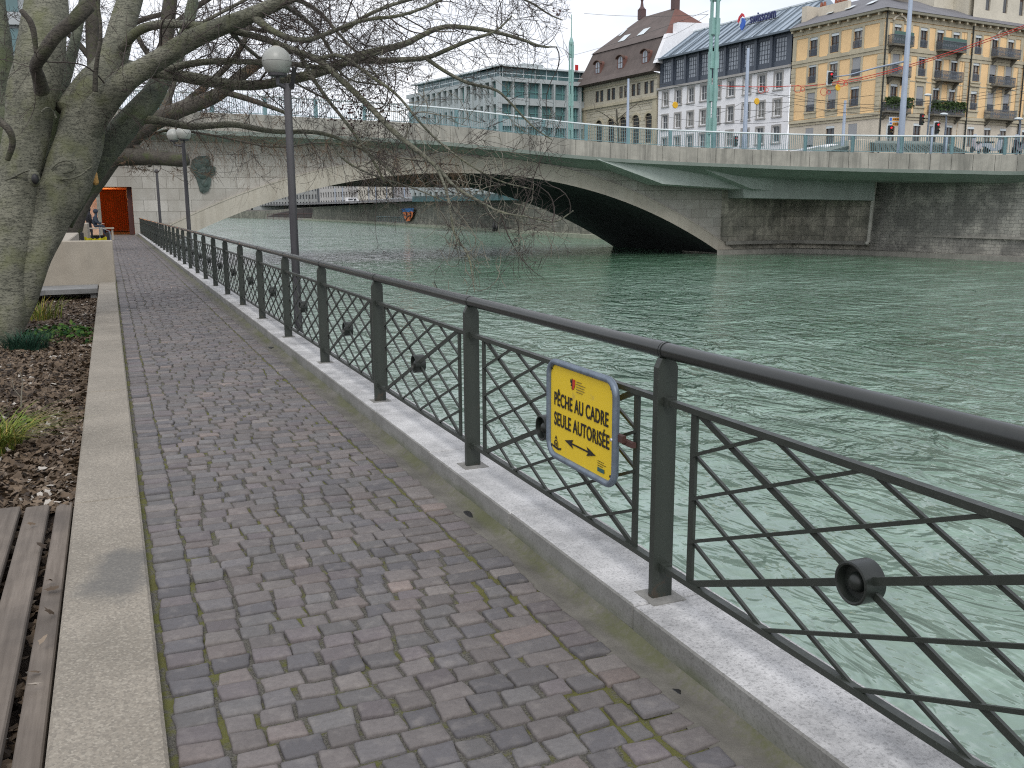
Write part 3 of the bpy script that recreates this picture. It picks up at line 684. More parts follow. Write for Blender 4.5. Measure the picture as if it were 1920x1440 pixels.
# stray leaves on slats
lf = [(-.42, 4.9), (-.37, 4.45), (-.36, 4.35), (-.37, 3.55), (-.355, 3.75), (-.36, 3.42), (-.35, 4.05), (-.5, 5.3)]
for i, (x, y) in enumerate(lf):
    o = scatter_leaves('fallen_leaf', 1, lambda: x, lambda: y, lambda a, b: .004, (.045, .075), MT['leaf'])
    tag(o, 'dry curled leaf lying on a timber slat', 'leaf', 'dry leaves on the timber slats')
o = scatter_leaves('leaf_carpet', 5000, lambda: -1.1-5*random.random(), lambda: .5+5.3*random.random(), lambda a, b: -.30+.18*(b+2)/7.3, (.03, .085), MT['leaf'])
tag(o, 'brown dead leaves covering the soil beyond the timber slats', 'leaves', kind='stuff')
# under the slats
o = scatter_leaves('leaf_litter', 1500, lambda: -.31-random.random()*.9, lambda: .8+5*random.random(), lambda a, b: -.10, (.04, .09), MT['leaf'])
tag(o, 'dead leaves caught in the gaps under the timber slats', 'leaves', kind='stuff')
# plants
def blades(name, c, n, h, spread, w, mat, lean=.5, parent=None, wid=1.):
    V = []; Fq = []; A = []
    for i in range(n):
        a = random.uniform(0, 2*pi); r = spread*math.sqrt(random.random()); bx, by = c[0]+r*cos(a), c[1]+r*sin(a)
        hh = h*random.uniform(.6, 1.1); a2 = a+random.gauss(0, .7); ln = lean*random.uniform(.2, 1.2)*hh
        k = len(V); seg = 4; px, py = -sin(a2)*w/2, cos(a2)*w/2; tt = random.random()
        for j in range(seg+1):
            t = j/seg; ox = ln*t**2; z = c[2]+hh*(t-.25*lean*t**2.5); ww = 1-t**2*.92
            x = bx+cos(a2)*ox; y = by+sin(a2)*ox
            V += [(x-px*ww, y-py*ww, z), (x+px*ww, y+py*ww, z)]; A += [tt, tt]
        for j in range(seg): q = k+2*j; Fq.append((q, q+1, q+3, q+2))
    me = bpy.data.meshes.new(name); me.from_pydata(V, [], Fq); me.update()
    at = me.attributes.new('col', 'FLOAT', 'POINT'); at.data.foreach_set('value', np.array(A, dtype=np.float32))
    me.materials.append(mat); return link(name, me)
def leafy(name, c, n, h, spread, size, mat):
    V = []; Fq = []; A = []
    for i in range(n):
        a = random.uniform(0, 2*pi); r = spread*math.sqrt(random.random()); z = c[2]+h*random.random()*(1-.4*r/spread)
        x, y = c[0]+r*cos(a), c[1]+r*sin(a); s_ = size*random.uniform(.6, 1.2)
        R_ = Matrix.Rotation(random.uniform(0, 6.3), 3, 'Z') @ Matrix.Rotation(random.gauss(0, .6), 3, 'X') @ Matrix.Rotation(random.gauss(.2, .5), 3, 'Y'); k = len(V)
        for p in ((0, 0, 0), (.4, -.28, .06), (.75, -.2, .05), (1, 0, -.05), (.75, .2, .05), (.4, .28, .06)):
            q = R_ @ Vector(p)*s_; V.append((x+q.x, y+q.y, z+q.z))
        A += [random.random()]*6; Fq += [(k, k+1, k+2, k+3), (k, k+3, k+4, k+5)]
    me = bpy.data.meshes.new(name); me.from_pydata(V, [], Fq); me.update()
    at = me.attributes.new('col', 'FLOAT', 'POINT'); at.data.foreach_set('value', np.array(A, dtype=np.float32))
    me.materials.append(mat); return link(name, me)
def gp(px, py): 
    z = -.15
    for _ in range(5): p = at_z(px, py, z); z = gz(p[0], p[1])
    return p
p = gp(50, 658); tag(blades('daffodil_clump', (p[0], p[1], p[2]-.02), 520, .36, .26, .008, MT['bluegreen'], .9), 'dark blue-green clump of upright strap leaves at the tree foot', 'plant')
p = gp(100, 640); tag(leafy('ground_cover_plant', (p[0]+.05, p[1]+.25, p[2]), 420, .24, .52, .085, MT['green']), 'low leafy green plants right of the strap-leaf clump', 'plant')
p = gp(78, 600); o = tag(blades('yellow_grass_tuft', (p[0], p[1], p[2]-.02), 160, .5, .35, .011, MT['yellowgreen'], .8), 'yellow and orange grassy tuft behind the leafy plants by the trunk', 'plant')
p = gp(172, 645); tag(leafy('seedling', (p[0], p[1], p[2]), 30, .12, .10, .09, MT['green']), 'small green seedling beside the low wall', 'plant')
p = gp(0, 850); tag(blades('grass_tuft', (p[0]-.06, p[1]+.1, p[2]-.02), 380, .40, .20, .008, MT['yellowgreen'], 1.5), 'yellow-green arching grass tuft at the picture edge', 'plant')
p = gp(48, 800); tag(leafy('weed_sprig', (p[0], p[1], p[2]), 14, .10, .06, .07, MT['green']), 'tiny weed sprig beside the arching grass tuft', 'plant')
p = gp(40, 770)
m = MB(); m.tube([p, p+np.array([.01, 0, .12]), p+np.array([.03, .02, .25]), p+np.array([.02, .02, .36])], [.007, .006, .004, .003], 6); m.tube([p+np.array([.01, 0, .12]), p+np.array([-.04, 0, .2]), p+np.array([-.05, .02, .3])], [.004, .003, .002], 5)
tag(m.build('dead_stem', MT['twiglight']), 'bare dead stem standing in the leaf litter', 'stem')
# white specks on the stones
m = MB()
# raised stone block, slab, second block
m = MB(); m.cbox(-3.6, .055, 23.45, 23.78, -.35, .97, .02); m.cbox(-3.6, -.90, 23.79, 33.0, -.35, .955, .02)
tag(m.build('stone_planter', MT['block']), 'tall beige stone planter block ending the low wall', 'planter')
m = MB(); m.prism([(-3.4, 21.6, -.02), (-2.0, 21.5, -.02), (-1.35, 22.1, -.02), (-.33, 22.15, -.02), (-.33, 23.44, -.02), (-3.4, 23.44, -.02)], (0, 0, -.10))
m.box(-.48, -.36, 22.2, 22.35, -.6, -.12)
tag(m.build('stone_slab_bench', weathered('grey_slab', (.20, .20, .195), .25, 2, 30, .9, .2)), 'grey stone slab seat over a dark gap before the planter block', 'bench')
m = MB(); m.cbox(-3.2, -1.0, 45, 47, -.3, 1.07, .02); m.cbox(-.98, -.82, 43.5, 47, -.3, 1.10, .02)
tag(m.build('stone_seat_block', MT['block']), 'second beige stone block further up the path by the seated person', 'wall')
bh = empty('bag_holder', (-.35, 25.6, 0), 'yellow plastic bag held between two short black posts behind planter', 'bag holder')
for x in (-.60, -.03):
    m = MB(); m.cbox(x-.035, x+.035, 24.6, 24.67, -.3, 1.13, .006); m.build('post', MT['black'], bh)
m = MB(); nx_ = 14; vs = []
for j in range(5):
    for i in range(nx_):
        x = -.56+.50*i/(nx_-1); vs.append((x, 24.63+.05*sin(i*1.7+j)+.03*j, 1.03-.012*sin(pi*i/(nx_-1))*8*.5-.14*j+.015*sin(i*2.3)))
m.add(vs, [(j*nx_+i, j*nx_+i+1, (j+1)*nx_+i+1, (j+1)*nx_+i) for j in range(4) for i in range(nx_-1)])
m.build('bag', flat('yellow_plastic', (.50, .45, .02), .35), bh, smooth=True)

# ------------------------------------------------------------------ lamps
GL = NT('frosted_glass'); nn = GL.noise(3, 4); GL.col(GL.mix(nn, (.27, .275, .25), (.42, .43, .40))); GL.b.inputs['Transmission Weight'].default_value = .15; GLm = GL.set(.35)
def street_lamp(x, y, top, globes, label, r=.062, zb=-2.35, head=True, lean=(0, 0)):
    e = empty('street_lamp', (x, y, zb), label, 'street lamp')
    m = MB(); m.tube([(x, y, zb), (x, y, zb+.6), (x+lean[0]*.5, y, (top+zb)/2), (x+lean[0], y+lean[1], top)], [r*1.25, r, r*.93, r*.82], 16); m.build('pole', MT['pole_dark'], e, smooth=True).data.set_sharp_from_angle(angle=radians(40))
    if not head:
        m = MB(); m.lathe((x, y, top), [(r*1.4, -.06), (r*1.6, 0), (r*1.1, .05), (r*.4, .12)], 12); m.build('cap', MT['pole_dark'], e)
    for (ox, oy, oz, R_) in globes:
        c = (x+ox, y+oy, top+oz)
        m = MB(); prof = [(R_*.60, -R_*.80), (R_*.80, -R_*.60), (R_*.97, -R_*.22), (R_, 0), (R_*1.0, .01), (R_*.95, R_*.32), (R_*.8, R_*.6), (R_*.55, R_*.84), (R_*.3, R_*.955), (.002, R_)]
        m.lathe(c, prof, 28); g = m.build('globe', GLm, e, smooth=True)
        m = MB(); m.lathe(c, [(R_*1.003, -.004), (R_*1.012, 0), (R_*1.003, .004)], 28); m.build('seam_ring', flat('seam_grey', (.2, .2, .19), .5), g)
        m = MB(); m.lathe(c, [(R_*.30, R_*.955), (R_*.24, R_*1.0), (R_*.1, R_*1.02)], 20); m.build('vent_cap', MT['pale'], g)
        m = MB(); m.lathe(c, [(R_*.45, -R_*1.0), (R_*.62, -R_*.93), (R_*.64, -R_*.78)], 20)
        sx = -1 if ox < 0 else 1
        m.tube([(c[0]-.0, c[1], c[2]-R_*.95), (c[0], c[1], c[2]-R_*1.45), (x, y, c[2]-R_*1.7)], [.028, .028, .035], 8)
        m.build('bracket', MT['pole_dark'], e)
    return e
lm = street_lamp(2.36, 13.2, 3.32, [(-.13, -.05, .27, .195)], 'nearest tall dark lamp post with one frosted globe beside the railing')
m = MB(); m.bar((2.42, 13.2, 3.25), (2.46, 13.15, 3.53), .05, .07, (0, 1, 0)); m.bar((2.32, 13.2, 3.22), (2.45, 13.15, 3.36), .04, .05, (0, 1, 0)); m.build('ballast_box', MT['black'], lm)
street_lamp(2.36, 31.8, 3.72, [(.03, 0, .30, .23), (-.27, .1, .24, .20)], 'farther lamp post with two frosted globes before the pale bridge wall', .07)
street_lamp(2.4, 50.5, 3.55, [], 'thin dark lamp post without globe close to the bridge wall', .075, head=False)

# ================================================================== BRIDGE
YF = 69.0     # plane of the arch face
br = empty('bridge', (25, 69, 0), 'low concrete arch bridge with pale stone ends spanning the green river', 'bridge')
# arch intrados / extrados (u = x, z)
XA, XB = .6, 50.2
def intr(x):
    t = (x-25.2)/24.9; return -2.6+6.95*(1-abs(t)**2.15)
def extr(x):
    t = (x-25.0)/27.3; return -2.9+8.55*(1-abs(t)**2.12)
xs = np.linspace(XA-.3, XB, 61)
YB = 88.5
m = MB(); mI = [(x, intr(x)) for x in xs]
# ring: front face, proud 12 cm
ex = [(x, min(extr(x), 6.2)) for x in np.linspace(-1.9, 51.9, 61)]
for (a, b), (c_, d) in zip(zip(mI[:-1], mI[1:]), zip(ex[:-1], ex[1:])):
    y0 = YF-.14
    m.quad((a[0], y0, a[1]), (b[0], y0, b[1]), (d[0], y0, d[1]), (c_[0], y0, c_[1]))
    m.quad((c_[0], y0, c_[1]), (d[0], y0, d[1]), (d[0], YF+.5, d[1]+.02), (c_[0], YF+.5, c_[1]+.02))
    m.quad((c_[0], y0-.03, c_[1]-.0), (d[0], y0-.03, d[1]-.0), (d[0], y0-.03, d[1]-.09), (c_[0], y0-.03, c_[1]-.09))
    m.quad((c_[0], y0-.03, c_[1]-.0), (d[0], y0-.03, d[1]-.0), (d[0], y0, d[1]+.001), (c_[0], y0, c_[1]+.001))
m.build('arch_ring', MT['arch'], br)
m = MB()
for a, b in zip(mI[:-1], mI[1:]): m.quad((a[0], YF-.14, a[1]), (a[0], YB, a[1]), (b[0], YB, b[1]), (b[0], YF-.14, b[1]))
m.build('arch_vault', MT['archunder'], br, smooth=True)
# deck parapet curve in plan: px -> chosen y, z from the edge seen in the photo
PP = [(-8, 67.4, 8.06), (4.7, 67.4, 8.09), (13.5, 67.4, 7.98), (22.2, 67.4, 7.78), (28.5, 67.2, 7.36)]
for px_, py_, y_ in ((1070, 261, 66.8), (1170, 269.3, 66.1), (1280, 275.3, 65.0), (1390, 279.6, 63.0), (1500, 283.2, 60.2), (1610, 285.8, 57.2), (1700, 287.3, 54.6), (1810, 288.6, 51.6), (1920, 289.6, 48.6)):
    PP.append(tuple(at_y(px_, py_, y_)))
PP += [(61.3, 44, 5.35), (61.8, 36, 5.32), (61.9, 10, 5.3), (61.9, -30, 5.3)]
PP = [np.array(p) for p in PP]
def spline(P, k=6):
    out = []
    for i in range(len(P)-1):
        p0, p1, p2, p3 = P[max(i-1, 0)], P[i], P[i+1], P[min(i+2, len(P)-1)]
        for j in range(k):
            t = j/k; out.append(.5*((2*p1)+(-p0+p2)*t+(2*p0-5*p1+4*p2-p3)*t*t+(-p0+3*p1-3*p2+p3)*t**3))
    out.append(P[-1]); return out
PS = spline(PP)
def offs(P, d):
    """shift a plan curve to its left/right by d (positive = inland / away from the viewer)"""
    out = []
    for i, p in enumerate(P):
        t = P[min(i+1, len(P)-1)]-P[max(i-1, 0)]; n = np.array([-t[1], t[0], 0]); n /= np.linalg.norm(n)
        out.append(p+n*d)
    return out
FH = 1.18
def strip(m, A, B):
    for i in range(len(A)-1): m.quad(A[i], A[i+1], B[i+1], B[i])
# parapet stones: each about 1.45 m long with a joint between
m = MB(); acc = [0]
for a, b in zip(PS[:-1], PS[1:]): acc.append(acc[-1]+float(np.linalg.norm((b-a)[:2])))
acc = np.array(acc); PA = np.array(PS); PI_ = np.array(offs(PS, .55))
def samp(A, s): return np.array([np.interp(s, acc, A[:, k]) for k in range(3)])
Lt = acc[-1]; s_ = 0
zz = np.array([0, 0, 1.])
while s_ < Lt-1.5:
    e = s_+1.45; a, b = samp(PA, s_+.012), samp(PA, e-.012); ai, bi = samp(PI_, s_+.012), samp(PI_, e-.012)
    j = np.array([0, 0, random.gauss(0, .006)])
    m.prism([a+j, b+j, b-zz*FH, a-zz*FH], (ai-a))
    s_ = e
m.build('parapet', MT['facia'], br)
# lip below the fascia and soffit
m = MB()
A0 = [p-zz*(FH-.0) for p in offs(PS, -.10)]; A1 = [p-zz*(FH+.26) for p in offs(PS, -.02)]; A2 = [p-zz*(FH+.30) for p in offs(PS, .35)]; At = [p-zz*(FH-.0) for p in offs(PS, .3)]
strip(m, At, A0); strip(m, A0, A1); strip(m, A1, A2)
m.build('deck_lip', MT['soffit_lip'], br, smooth=False)
m = MB(); 
A3 = []; 
for p, q in zip(PS, offs(PS, 2.4)):
    yy = max(q[1], 0)
    A3.append(np.array([q[0], q[1], p[2]-FH-.80]))
strip(m, A2, A3)
A4 = [np.array([p[0]+(.0), max(p[1]+3.2, 60) if p[0] < 58 else p[1]+.1, p[2]-.0]) for p in A3]
strip(m, A3, [np.array([q[0]+ (6 if p[0] > 57 else 0), q[1]+(9 if p[0] < 60 else 0), p[2]+.0]) for p, q in zip(A3, A3)])
m.build('soffit', MT['soffit'], br, smooth=False)
# spandrel wall between extrados and deck
m = MB(); X_ = np.concatenate([np.linspace(1.62, 6, 8), np.linspace(6.5, 51.9, 80)])
zt = lambda x: float(np.interp(x, [p[0] for p in PS], [p[2] for p in PS]))-1.4
zlo = lambda x: extr(x) if x > -1.7 else -5
for a, b in zip(X_[:-1], X_[1:]):
    if zt(a) > zlo(a) or zt(b) > zlo(b): m.quad((a, YF, max(-5, zlo(a)-.3)), (b, YF, max(-5, zlo(b)-.3)), (b, YF, max(zt(b), zlo(b)-.2)), (a, YF, max(zt(a), zlo(a)-.2)))
# wall around the pedestrian tunnel
m.quad((1.62, YF, 3.2), (1.62, YF, 7), (-2.3, YF, 7), (-2.3, YF, 3.2))
m.quad((-2.3, YF, -.5), (-2.3, YF, 7), (-14, YF, 7), (-14, YF, -.5))
m.quad((1.62, YF, 0), (1.62, YF+.6, 0), (1.62, YF+.6, 3.2), (1.62, YF, 3.2)); m.quad((1.62, YF, 0), (1.62, YF, 0.1), (1.63, YF, 0.1), (1.63, YF, 0))
m.build('spandrel_wall', MT['spandrel'], br)
m = MB(); m.box(-2.29, -.63, YF+1.5, YF+1.6, 0, 3.19); m.build('niche_wall', weathered('peach_wall_paint', (.75, .52, .38), .08, .6, 5, .9, 0), br)
m = MB(); m.box(-.62, -.40, YF-.003, YF+1.2, 0, 3.199); m.build('jamb', MT['abut'], br)
m = MB(); m.cbox(-14, 4.7, YF-.25, YF-.003, 4.85, 5.02, .02); m.build('string_course', MT['arch'], br)
# tunnel lining, painted orange and lit
m = MB(); y1 = YF+14
m.quad((1.63, YF+.6, 0), (1.63, y1, 0), (1.63, y1, 3.2), (1.63, YF+.6, 3.2)); m.quad((-2.3, YF, 0), (-2.3, y1, 0), (-2.3, y1, 3.2), (-2.3, YF, 3.2))
m.quad((-2.3, YF, 3.2), (1.63, YF, 3.2), (1.63, y1, 3.2), (-2.3, y1, 3.2)); m.quad((-2.3, y1, 0), (1.63, y1, 0), (1.63, y1, 3.2), (-2.3, y1, 3.2))
for k in range(12):
    x = -.35+k*.16; m.box(x, x+.08, y1-.12, y1-.03, .0, 3.1)
m.build('tunnel_lining', weathered('orange_tunnel_paint', (.60, .19, .045), .25, 1.5, 8, .7, .1), br)
m = MB(); m.box(1.30, 1.60, YF+.7, YF+1.6, 0, 3.19); m.build('tunnel_door', flat('dark_red_panel', (.06, .018, .015), .6), br)
lt = bpy.data.lights.new('tunnel_light', 'POINT'); lt.energy = 210; lt.color = (1, .45, .16); lt.shadow_soft_size = .9
lo = bpy.data.objects.new('tunnel_light', lt); COL.objects.link(lo); lo.location = (-.1, YF+7, 2.9)
lt = bpy.data.lights.new('niche_light', 'POINT'); lt.energy = 70; lt.color = (1, .78, .62); lt.shadow_soft_size = .3
lo = bpy.data.objects.new('niche_light', lt); COL.objects.link(lo); lo.location = (-1.5, YF+1.5, 2.6)
# right abutment (pale then stained ashlar) with girder haunches
m = MB()
m.prism([(49.6, YF-.02, -5), (57.6, YF-.02, -5), (57.6, YF-.02, 3.9), (49.6, YF-.02, 3.9)], (0, 6, 0))
m.build('abutment', MT['abut'], br)
m = MB(); m.prism([(57.6, YF-.02, -5), (60.4, 62.6, -5), (60.8, 62.6, 4.9), (57.6, YF-.02, 4.6)], (3, 3, 0)); m.build('abutment_return', MT['abut'], br)
def P(px, py, y): return tuple(at_y(px, py, y))
def haunch(name, pts, y, depth, mat, slope=0):
    m = MB(); front = [P(px, py, y) for px, py in pts]
    m.prism(front, (0, depth, -slope)); m.build(name, mat, br)
MT['shade_'] = weathered('girder_paint_shade', (.33, .375, .345), .15, .4, 6, .8, .1, streak=.2)  # darker copy of the girder paint, with the shade put into its colour
MT['haunch'] = weathered('girder_paint', (.42, .47, .44), .12, .4, 6, .8, .1, streak=.2, stain=(.16, .19, .17))
haunch('girder_haunch', [(1118, 298), (1243, 345), (1400, 355.5), (1400, 306)], 66.4, 2.4, MT['haunch'])
haunch('girder_haunch', [(1290, 305), (1411, 354.5), (1500, 360), (1500, 310)], 65.2, 3.4, MT['haunch'])
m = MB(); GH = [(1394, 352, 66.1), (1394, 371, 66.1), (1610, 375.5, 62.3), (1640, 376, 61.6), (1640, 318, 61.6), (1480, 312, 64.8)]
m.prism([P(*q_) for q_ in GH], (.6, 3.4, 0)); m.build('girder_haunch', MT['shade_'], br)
_ = (weathered('girder_paint_shade', (.26, .30, .275), .15, .4, 6, .8, .1, streak=.2))
# bridge road
m = MB(); A = offs(PS, .55); 
Aq = [p-zz*.04 for p in offs(PS, .5)]
strip(m, Aq, [p-zz*.05 for p in offs(PS, 4.2)]); strip(m, [p-zz*.05 for p in offs(PS, 4.2)], [np.array([p[0], max(87., p[1]), p[2]-.1]) for p in offs(PS, 4.2)])
tag(m.build('bridge_road', MT['asphalt']), kind='structure')
m = MB(); m.quad((-14, YB, 6.2), (62, YB, 5.2), (62, YB, 3.5), (-14, YB, 4)); m.build('far_fascia', MT['facia'], br)
# dark body closing the deck between soffit and road
m = MB()
for x0, x1 in zip(np.arange(-14, 56, 5), np.arange(-9, 61, 5)): m.quad((x0, 69.6, 5.3), (x1, 69.6, 5.3), (x1, 69.6, 3.5 if x0 < 1 else 4.6), (x0, 69.6, 3.5 if x0 < 1 else 4.6))
m.build('deck_web', MT['soffit'], br)
# bridge railing: posts, balusters, pale handrail
rl = empty('bridge_railing', (25, 67.6, 8), 'blue-grey metal railing with pale top rail on the bridge parapet', 'railing')
RC = np.array(offs(PS, .25)); RH = 1.28
s_ = 1.0; bal = MB(); mp = []
while s_ < Lt-60:
    a = samp(RC, s_); mp.append(a)
    for q in np.arange(s_+.14, s_+3.35, .145):
        b = samp(RC, q); bal.bar(b+zz*.10, b+zz*(RH-.04), .026, .030, (1, 0, 0))
    s_ += 3.5
for a in mp:
    m = MB(); m.box(a[0]-.12, a[0]+.12, a[1]-.05, a[1]+.05, a[2], a[2]+RH-.03); m.build('post', MT['railgrey'], rl)
bal.build('balusters', MT['railgrey'], rl)
m = MB(); m.tube([p+zz*RH for p in RC[:-12]], .065, 8); m.build('handrail', MT['raillight'], rl, smooth=True)
m = MB(); m.tube([p+zz*.09 for p in RC[:-12]], .028, 6); m.build('bottom_rail', MT['railgrey'], rl)
# bronze relief on the pale wall
m = MB()
pts = [tuple(at_y(a_, b_, YF)[[0, 2]]) for a_, b_ in ((356, 318), (360, 300), (371, 293), (392, 292), (393, 310), (404, 313), (403, 327), (396, 330), (395, 344), (391, 358), (381, 363), (373, 352), (366, 330))]
m.prism([(x, YF-.003, z) for x, z in pts], (0, -.12, 0))
for (a_, b_, r) in ((372, 308, .42), (385, 304, .36), (380, 324, .42), (384, 344, .26), (395, 320, .22), (378, 356, .16), (366, 318, .25)):
    x, _, z = at_y(a_, b_, YF); m.sphere((x, YF-.1, z), r, 10, 6, (1, .35, 1.1))
tag(m.build('bronze_relief', MT['bronze'], smooth=False), 'dark green bronze heraldic relief mounted on the pale bridge wall', 'relief')
# drain pipe in the corner of the right abutment
m = MB(); a = at_y(1643, 322, 61.9); b = at_y(1628, 452, 61.9); 
m.tube([a+np.array([-1.2, .5, .3]), a+np.array([-.3, .1, .25]), a, b, b+np.array([-.3, -.1, -.25])], .17, 12)
for t in (.2, .5, .8):
    q = a+(b-a)*t; m.tube([q-zz*.05, q+zz*.05], .2, 12)
tag(m.build('drain_pipe', weathered('pipe_grey', (.46, .45, .40), .2, 1, 10, .7, .1), smooth=True), 'grey drain pipe running down the corner between the bridge abutment and river wall', 'pipe')

# ------------------------------------------------------------------ right bank: river wall, ledge, street
rw = empty('river_wall', (61, 50, W), 'tall dark weathered stone river wall right of the bridge', 'wall')
m = MB()
RWL = [(60.4, 62.6), (61.0, 57.4), (62.3, 48.8), (63.0, 36), (63.0, -30)]
for (x0, y0), (x1, y1) in zip(RWL[:-1], RWL[1:]): m.quad((x0, y0, -5), (x1, y1, -5), (x1+.55, y1, 5.0), (x0+.55, y0, 5.0))
m.build('masonry_face', MT['quay'], rw)
m = MB(); LD = [(48.5, 67.9), (56.6, 67.6), (59.2, 62.5), (60.2, 57.0), (61.5, 48.6), (62.2, 36), (62.2, -30)]
top = W+.38
for (x0, y0), (x1, y1) in zip(LD[:-1], LD[1:]):
    m.quad((x0, y0, -5), (x1, y1, -5), (x1, y1, top), (x0, y0, top)); m.quad((x0, y0, top), (x1, y1, top), (x1+2.5, y1+.8, top+.04), (x0+1.5, y0+1.5, top+.04))
m.build('foot_ledge', MT['ledge'], rw)
m = MB(); a_, b_ = np.array([60.95, 60.2, -.78]), np.array([62.9, 44, -.78])
m.prism([a_, b_, b_+np.array([.06, 0, .16]), a_+np.array([.06, 0, .16])], (-.10, 0, 0)); m.build('pale_course', MT['ledge'], rw)
m = MB()
for (x0, y0), (x1, y1) in zip([(49.9, 68.6), (57.3, 68.5), (60.0, 62.4)][:-1], [(57.3, 68.5), (60.0, 62.4)]):
    m.prism([(x0, y0, top+.45), (x1, y1, top+.45), (x1, y1, top+.75), (x0, y0, top+.75)], (.3, .6, 0))
m.build('upper_ledge', MT['ledge'], rw)
m = MB(); m.quad((63.3, -30, 4.35), (300, -30, 4.35), (300, 60, 4.35), (61.2, 60, 4.35)); m.quad((61.2, 60, 4.35), (300, 60, 4.35), (300, 420, 4.35), (61.2, 92, 4.35)); m.quad((61.2, 92, 4.35), (300, 420, 4.35), (80, 640, 3.5), (66, 160, 3.5))
m.quad((66, 92, 4.2), (80, 640, 4.2), (76, 640, 3.5), (62, 92, 3.5))
tag(m.build('street', MT['asphalt']), kind='structure')
# far quay seen under the arch
fq = empty('far_quay_wall', (62, 150, W), 'far stone quay wall seen through the arch beyond the river', 'wall')
FQ = [(60.2, 84), (60.94, 118), (64.8, 160), (67.0, 208), (72.2, 274), (70.0, 380), (65, 440), (30, 620)]
TOPZ = [3.4, 3.4, 3.4, 3.4, 3.2, 2.3, 1.0, .2]
m = MB()
for i in range(len(FQ)-1):
    (x0, y0), (x1, y1) = FQ[i], FQ[i+1]; m.quad((x0, y0, -5), (x1, y1, -5), (x1+.4, y1, TOPZ[i+1]), (x0+.4, y0, TOPZ[i]))
    m.quad((x0+.4, y0, TOPZ[i]), (x1+.4, y1, TOPZ[i+1]), (x1+9, y1+3, TOPZ[i+1]), (x0+9, y0+3, TOPZ[i]))
m.build('masonry_face', MT['quayfar'], fq)
m = MB()
for i in range(5):
    (x0, y0), (x1, y1) = FQ[i], FQ[i+1]; m.quad((x0-1.1, y0, -4), (x1-1.1, y1, -4), (x1-1.1, y1, W+.5), (x0-1.1, y0, W+.5)); m.quad((x0-1.1, y0, W+.5), (x1-1.1, y1, W+.5), (x1+.3, y1, W+.52), (x0+.3, y0, W+.52))
m.build('foot_ledge', weathered('pale_ledge', (.30, .32, .24), .3, .5, 5, .9, .1), fq)
# pontoon with rail
pn = empty('pontoon', (66, 215, W), 'narrow fenced landing stage at the foot of the far quay wall', 'pontoon')
pa, pb = at_z(707, 419, W), at_z(806, 425.5, W)
m = MB(); m.prism([pa, pb, pb+np.array([3, 4, 0]), pa+np.array([3, 4, 0])], (0, 0, .7)); m.build('deck', MT['ledge'], pn)
m = MB()
for t in np.linspace(0, 1, 26):
    q = pa+(pb-pa)*t; m.bar(q+zz*.7, q+zz*2.0, .10, .10, (1, 0, 0))
m.bar(pa+zz*2.0, pb+zz*2.0, .10, .10); m.build('guard_rail', MT['railgrey'], pn)
# graffiti painted on the far wall (flat, a little proud of it)
def wallpt(px, py):
    for i in range(len(FQ)-1):
        (x0, y0), (x1, y1) = FQ[i], FQ[i+1]; d = ray(px, py); a = np.array([x1-x0, y1-y0]); 
        A_ = np.array([[d[0], -a[0]], [d[1], -a[1]]]); s_, t_ = np.linalg.solve(A_, np.array([x0, y0]))
        if 0 <= t_ <= 1 and s_ > 0: q = EYEP+d*s_; return q-np.array([1.2, 1.2, 0])*.35
m = MB(); m.quad(*[wallpt(*p) for p in [(757, 397), (777, 396), (776, 405), (770, 414), (764, 415), (759, 406)]]); g = m.build('graffiti', flat('graffiti_orange', (.62, .17, .045), .8))
tag(g, 'orange and blue cup-shaped graffiti on the far quay wall', 'graffiti')
sh = np.array([-.10, -.10, 0])
m = MB(); m.quad(*[wallpt(*p)+sh for p in [(755.5, 391), (778, 390), (778, 397), (772, 396), (768, 398), (762, 396.5), (757, 398)]]); m.build('blue_top', flat('graffiti_blue', (.03, .16, .42), .8), g)
m = MB()
for a, b in (((764, 397), (766, 407)), ((766, 407), (773, 402)), ((766, 407), (763, 413)), ((771, 397), (773, 402)), ((773, 402), (771, 411)), ((759, 402), (766, 405))):
    a3, b3 = wallpt(*a)+sh*1.5, wallpt(*b)+sh*1.5; m.bar(a3, b3, .16, .16)
m.build('outline', MT['black'], g)
for i, px_ in enumerate((926, 931)):
    q = at_z(px_, 434, W+.5); m = MB(); hh = 1.5-.3*i
    m.tube([q, q+zz*hh*.5, q+zz*hh*.8, q+zz*hh+np.array([.12, 0, 0])], [.16, .26, .14, .07], 8)
    m.tube([q+zz*hh+np.array([.1, 0, 0]), q+zz*(hh+.08)+np.array([.45, 0, 0])], [.07, .02], 6); m.tube([q+zz*.35, q+np.array([-.35, 0, .05])], [.15, .04], 6)
    tag(m.build('cormorant', MT['black'], smooth=True), 'dark water bird perched upright on the far quay ledge', 'bird', 'dark birds on the far ledge')

# ================================================================== BUILDINGS
GLASS = {}
def glass(name, c, rough=.15):
    t = NT(name); n = t.noise(.35, 2); t.col(t.mix(n, dark(c, .6), dark(c, 1.5))); t.b.inputs['Coat Weight'].default_value = 0; return t.set(rough, 0, .6)
MT['gdark'] = glass('window_glass_dark', (.06, .068, .075)); MT['gblue'] = glass('office_glass_teal', (.09, .17, .18), .1); MT['gsky'] = glass('attic_glass', (.26, .29, .33), .1)
MT['grey_room'] = flat('roller_blind', (.30, .31, .32), .8)
MT['wood_brown'] = flat('brown_window_frame', (.10, .06, .045), .7); MT['white_frame'] = flat('white_window_frame', (.55, .56, .56), .6)
def m_curtain():
    t = NT('curtained_glass'); n = t.noise(1.3, 3, .6, t.mapped((3, 3, .5))); t.col(t.mix(t.ramp(n, [(.35, 0), (.65, 1)]), (.05, .05, .05), (.34, .33, .30))); return t.set(.2, 0, .6)
MT['curtain'] = m_curtain()
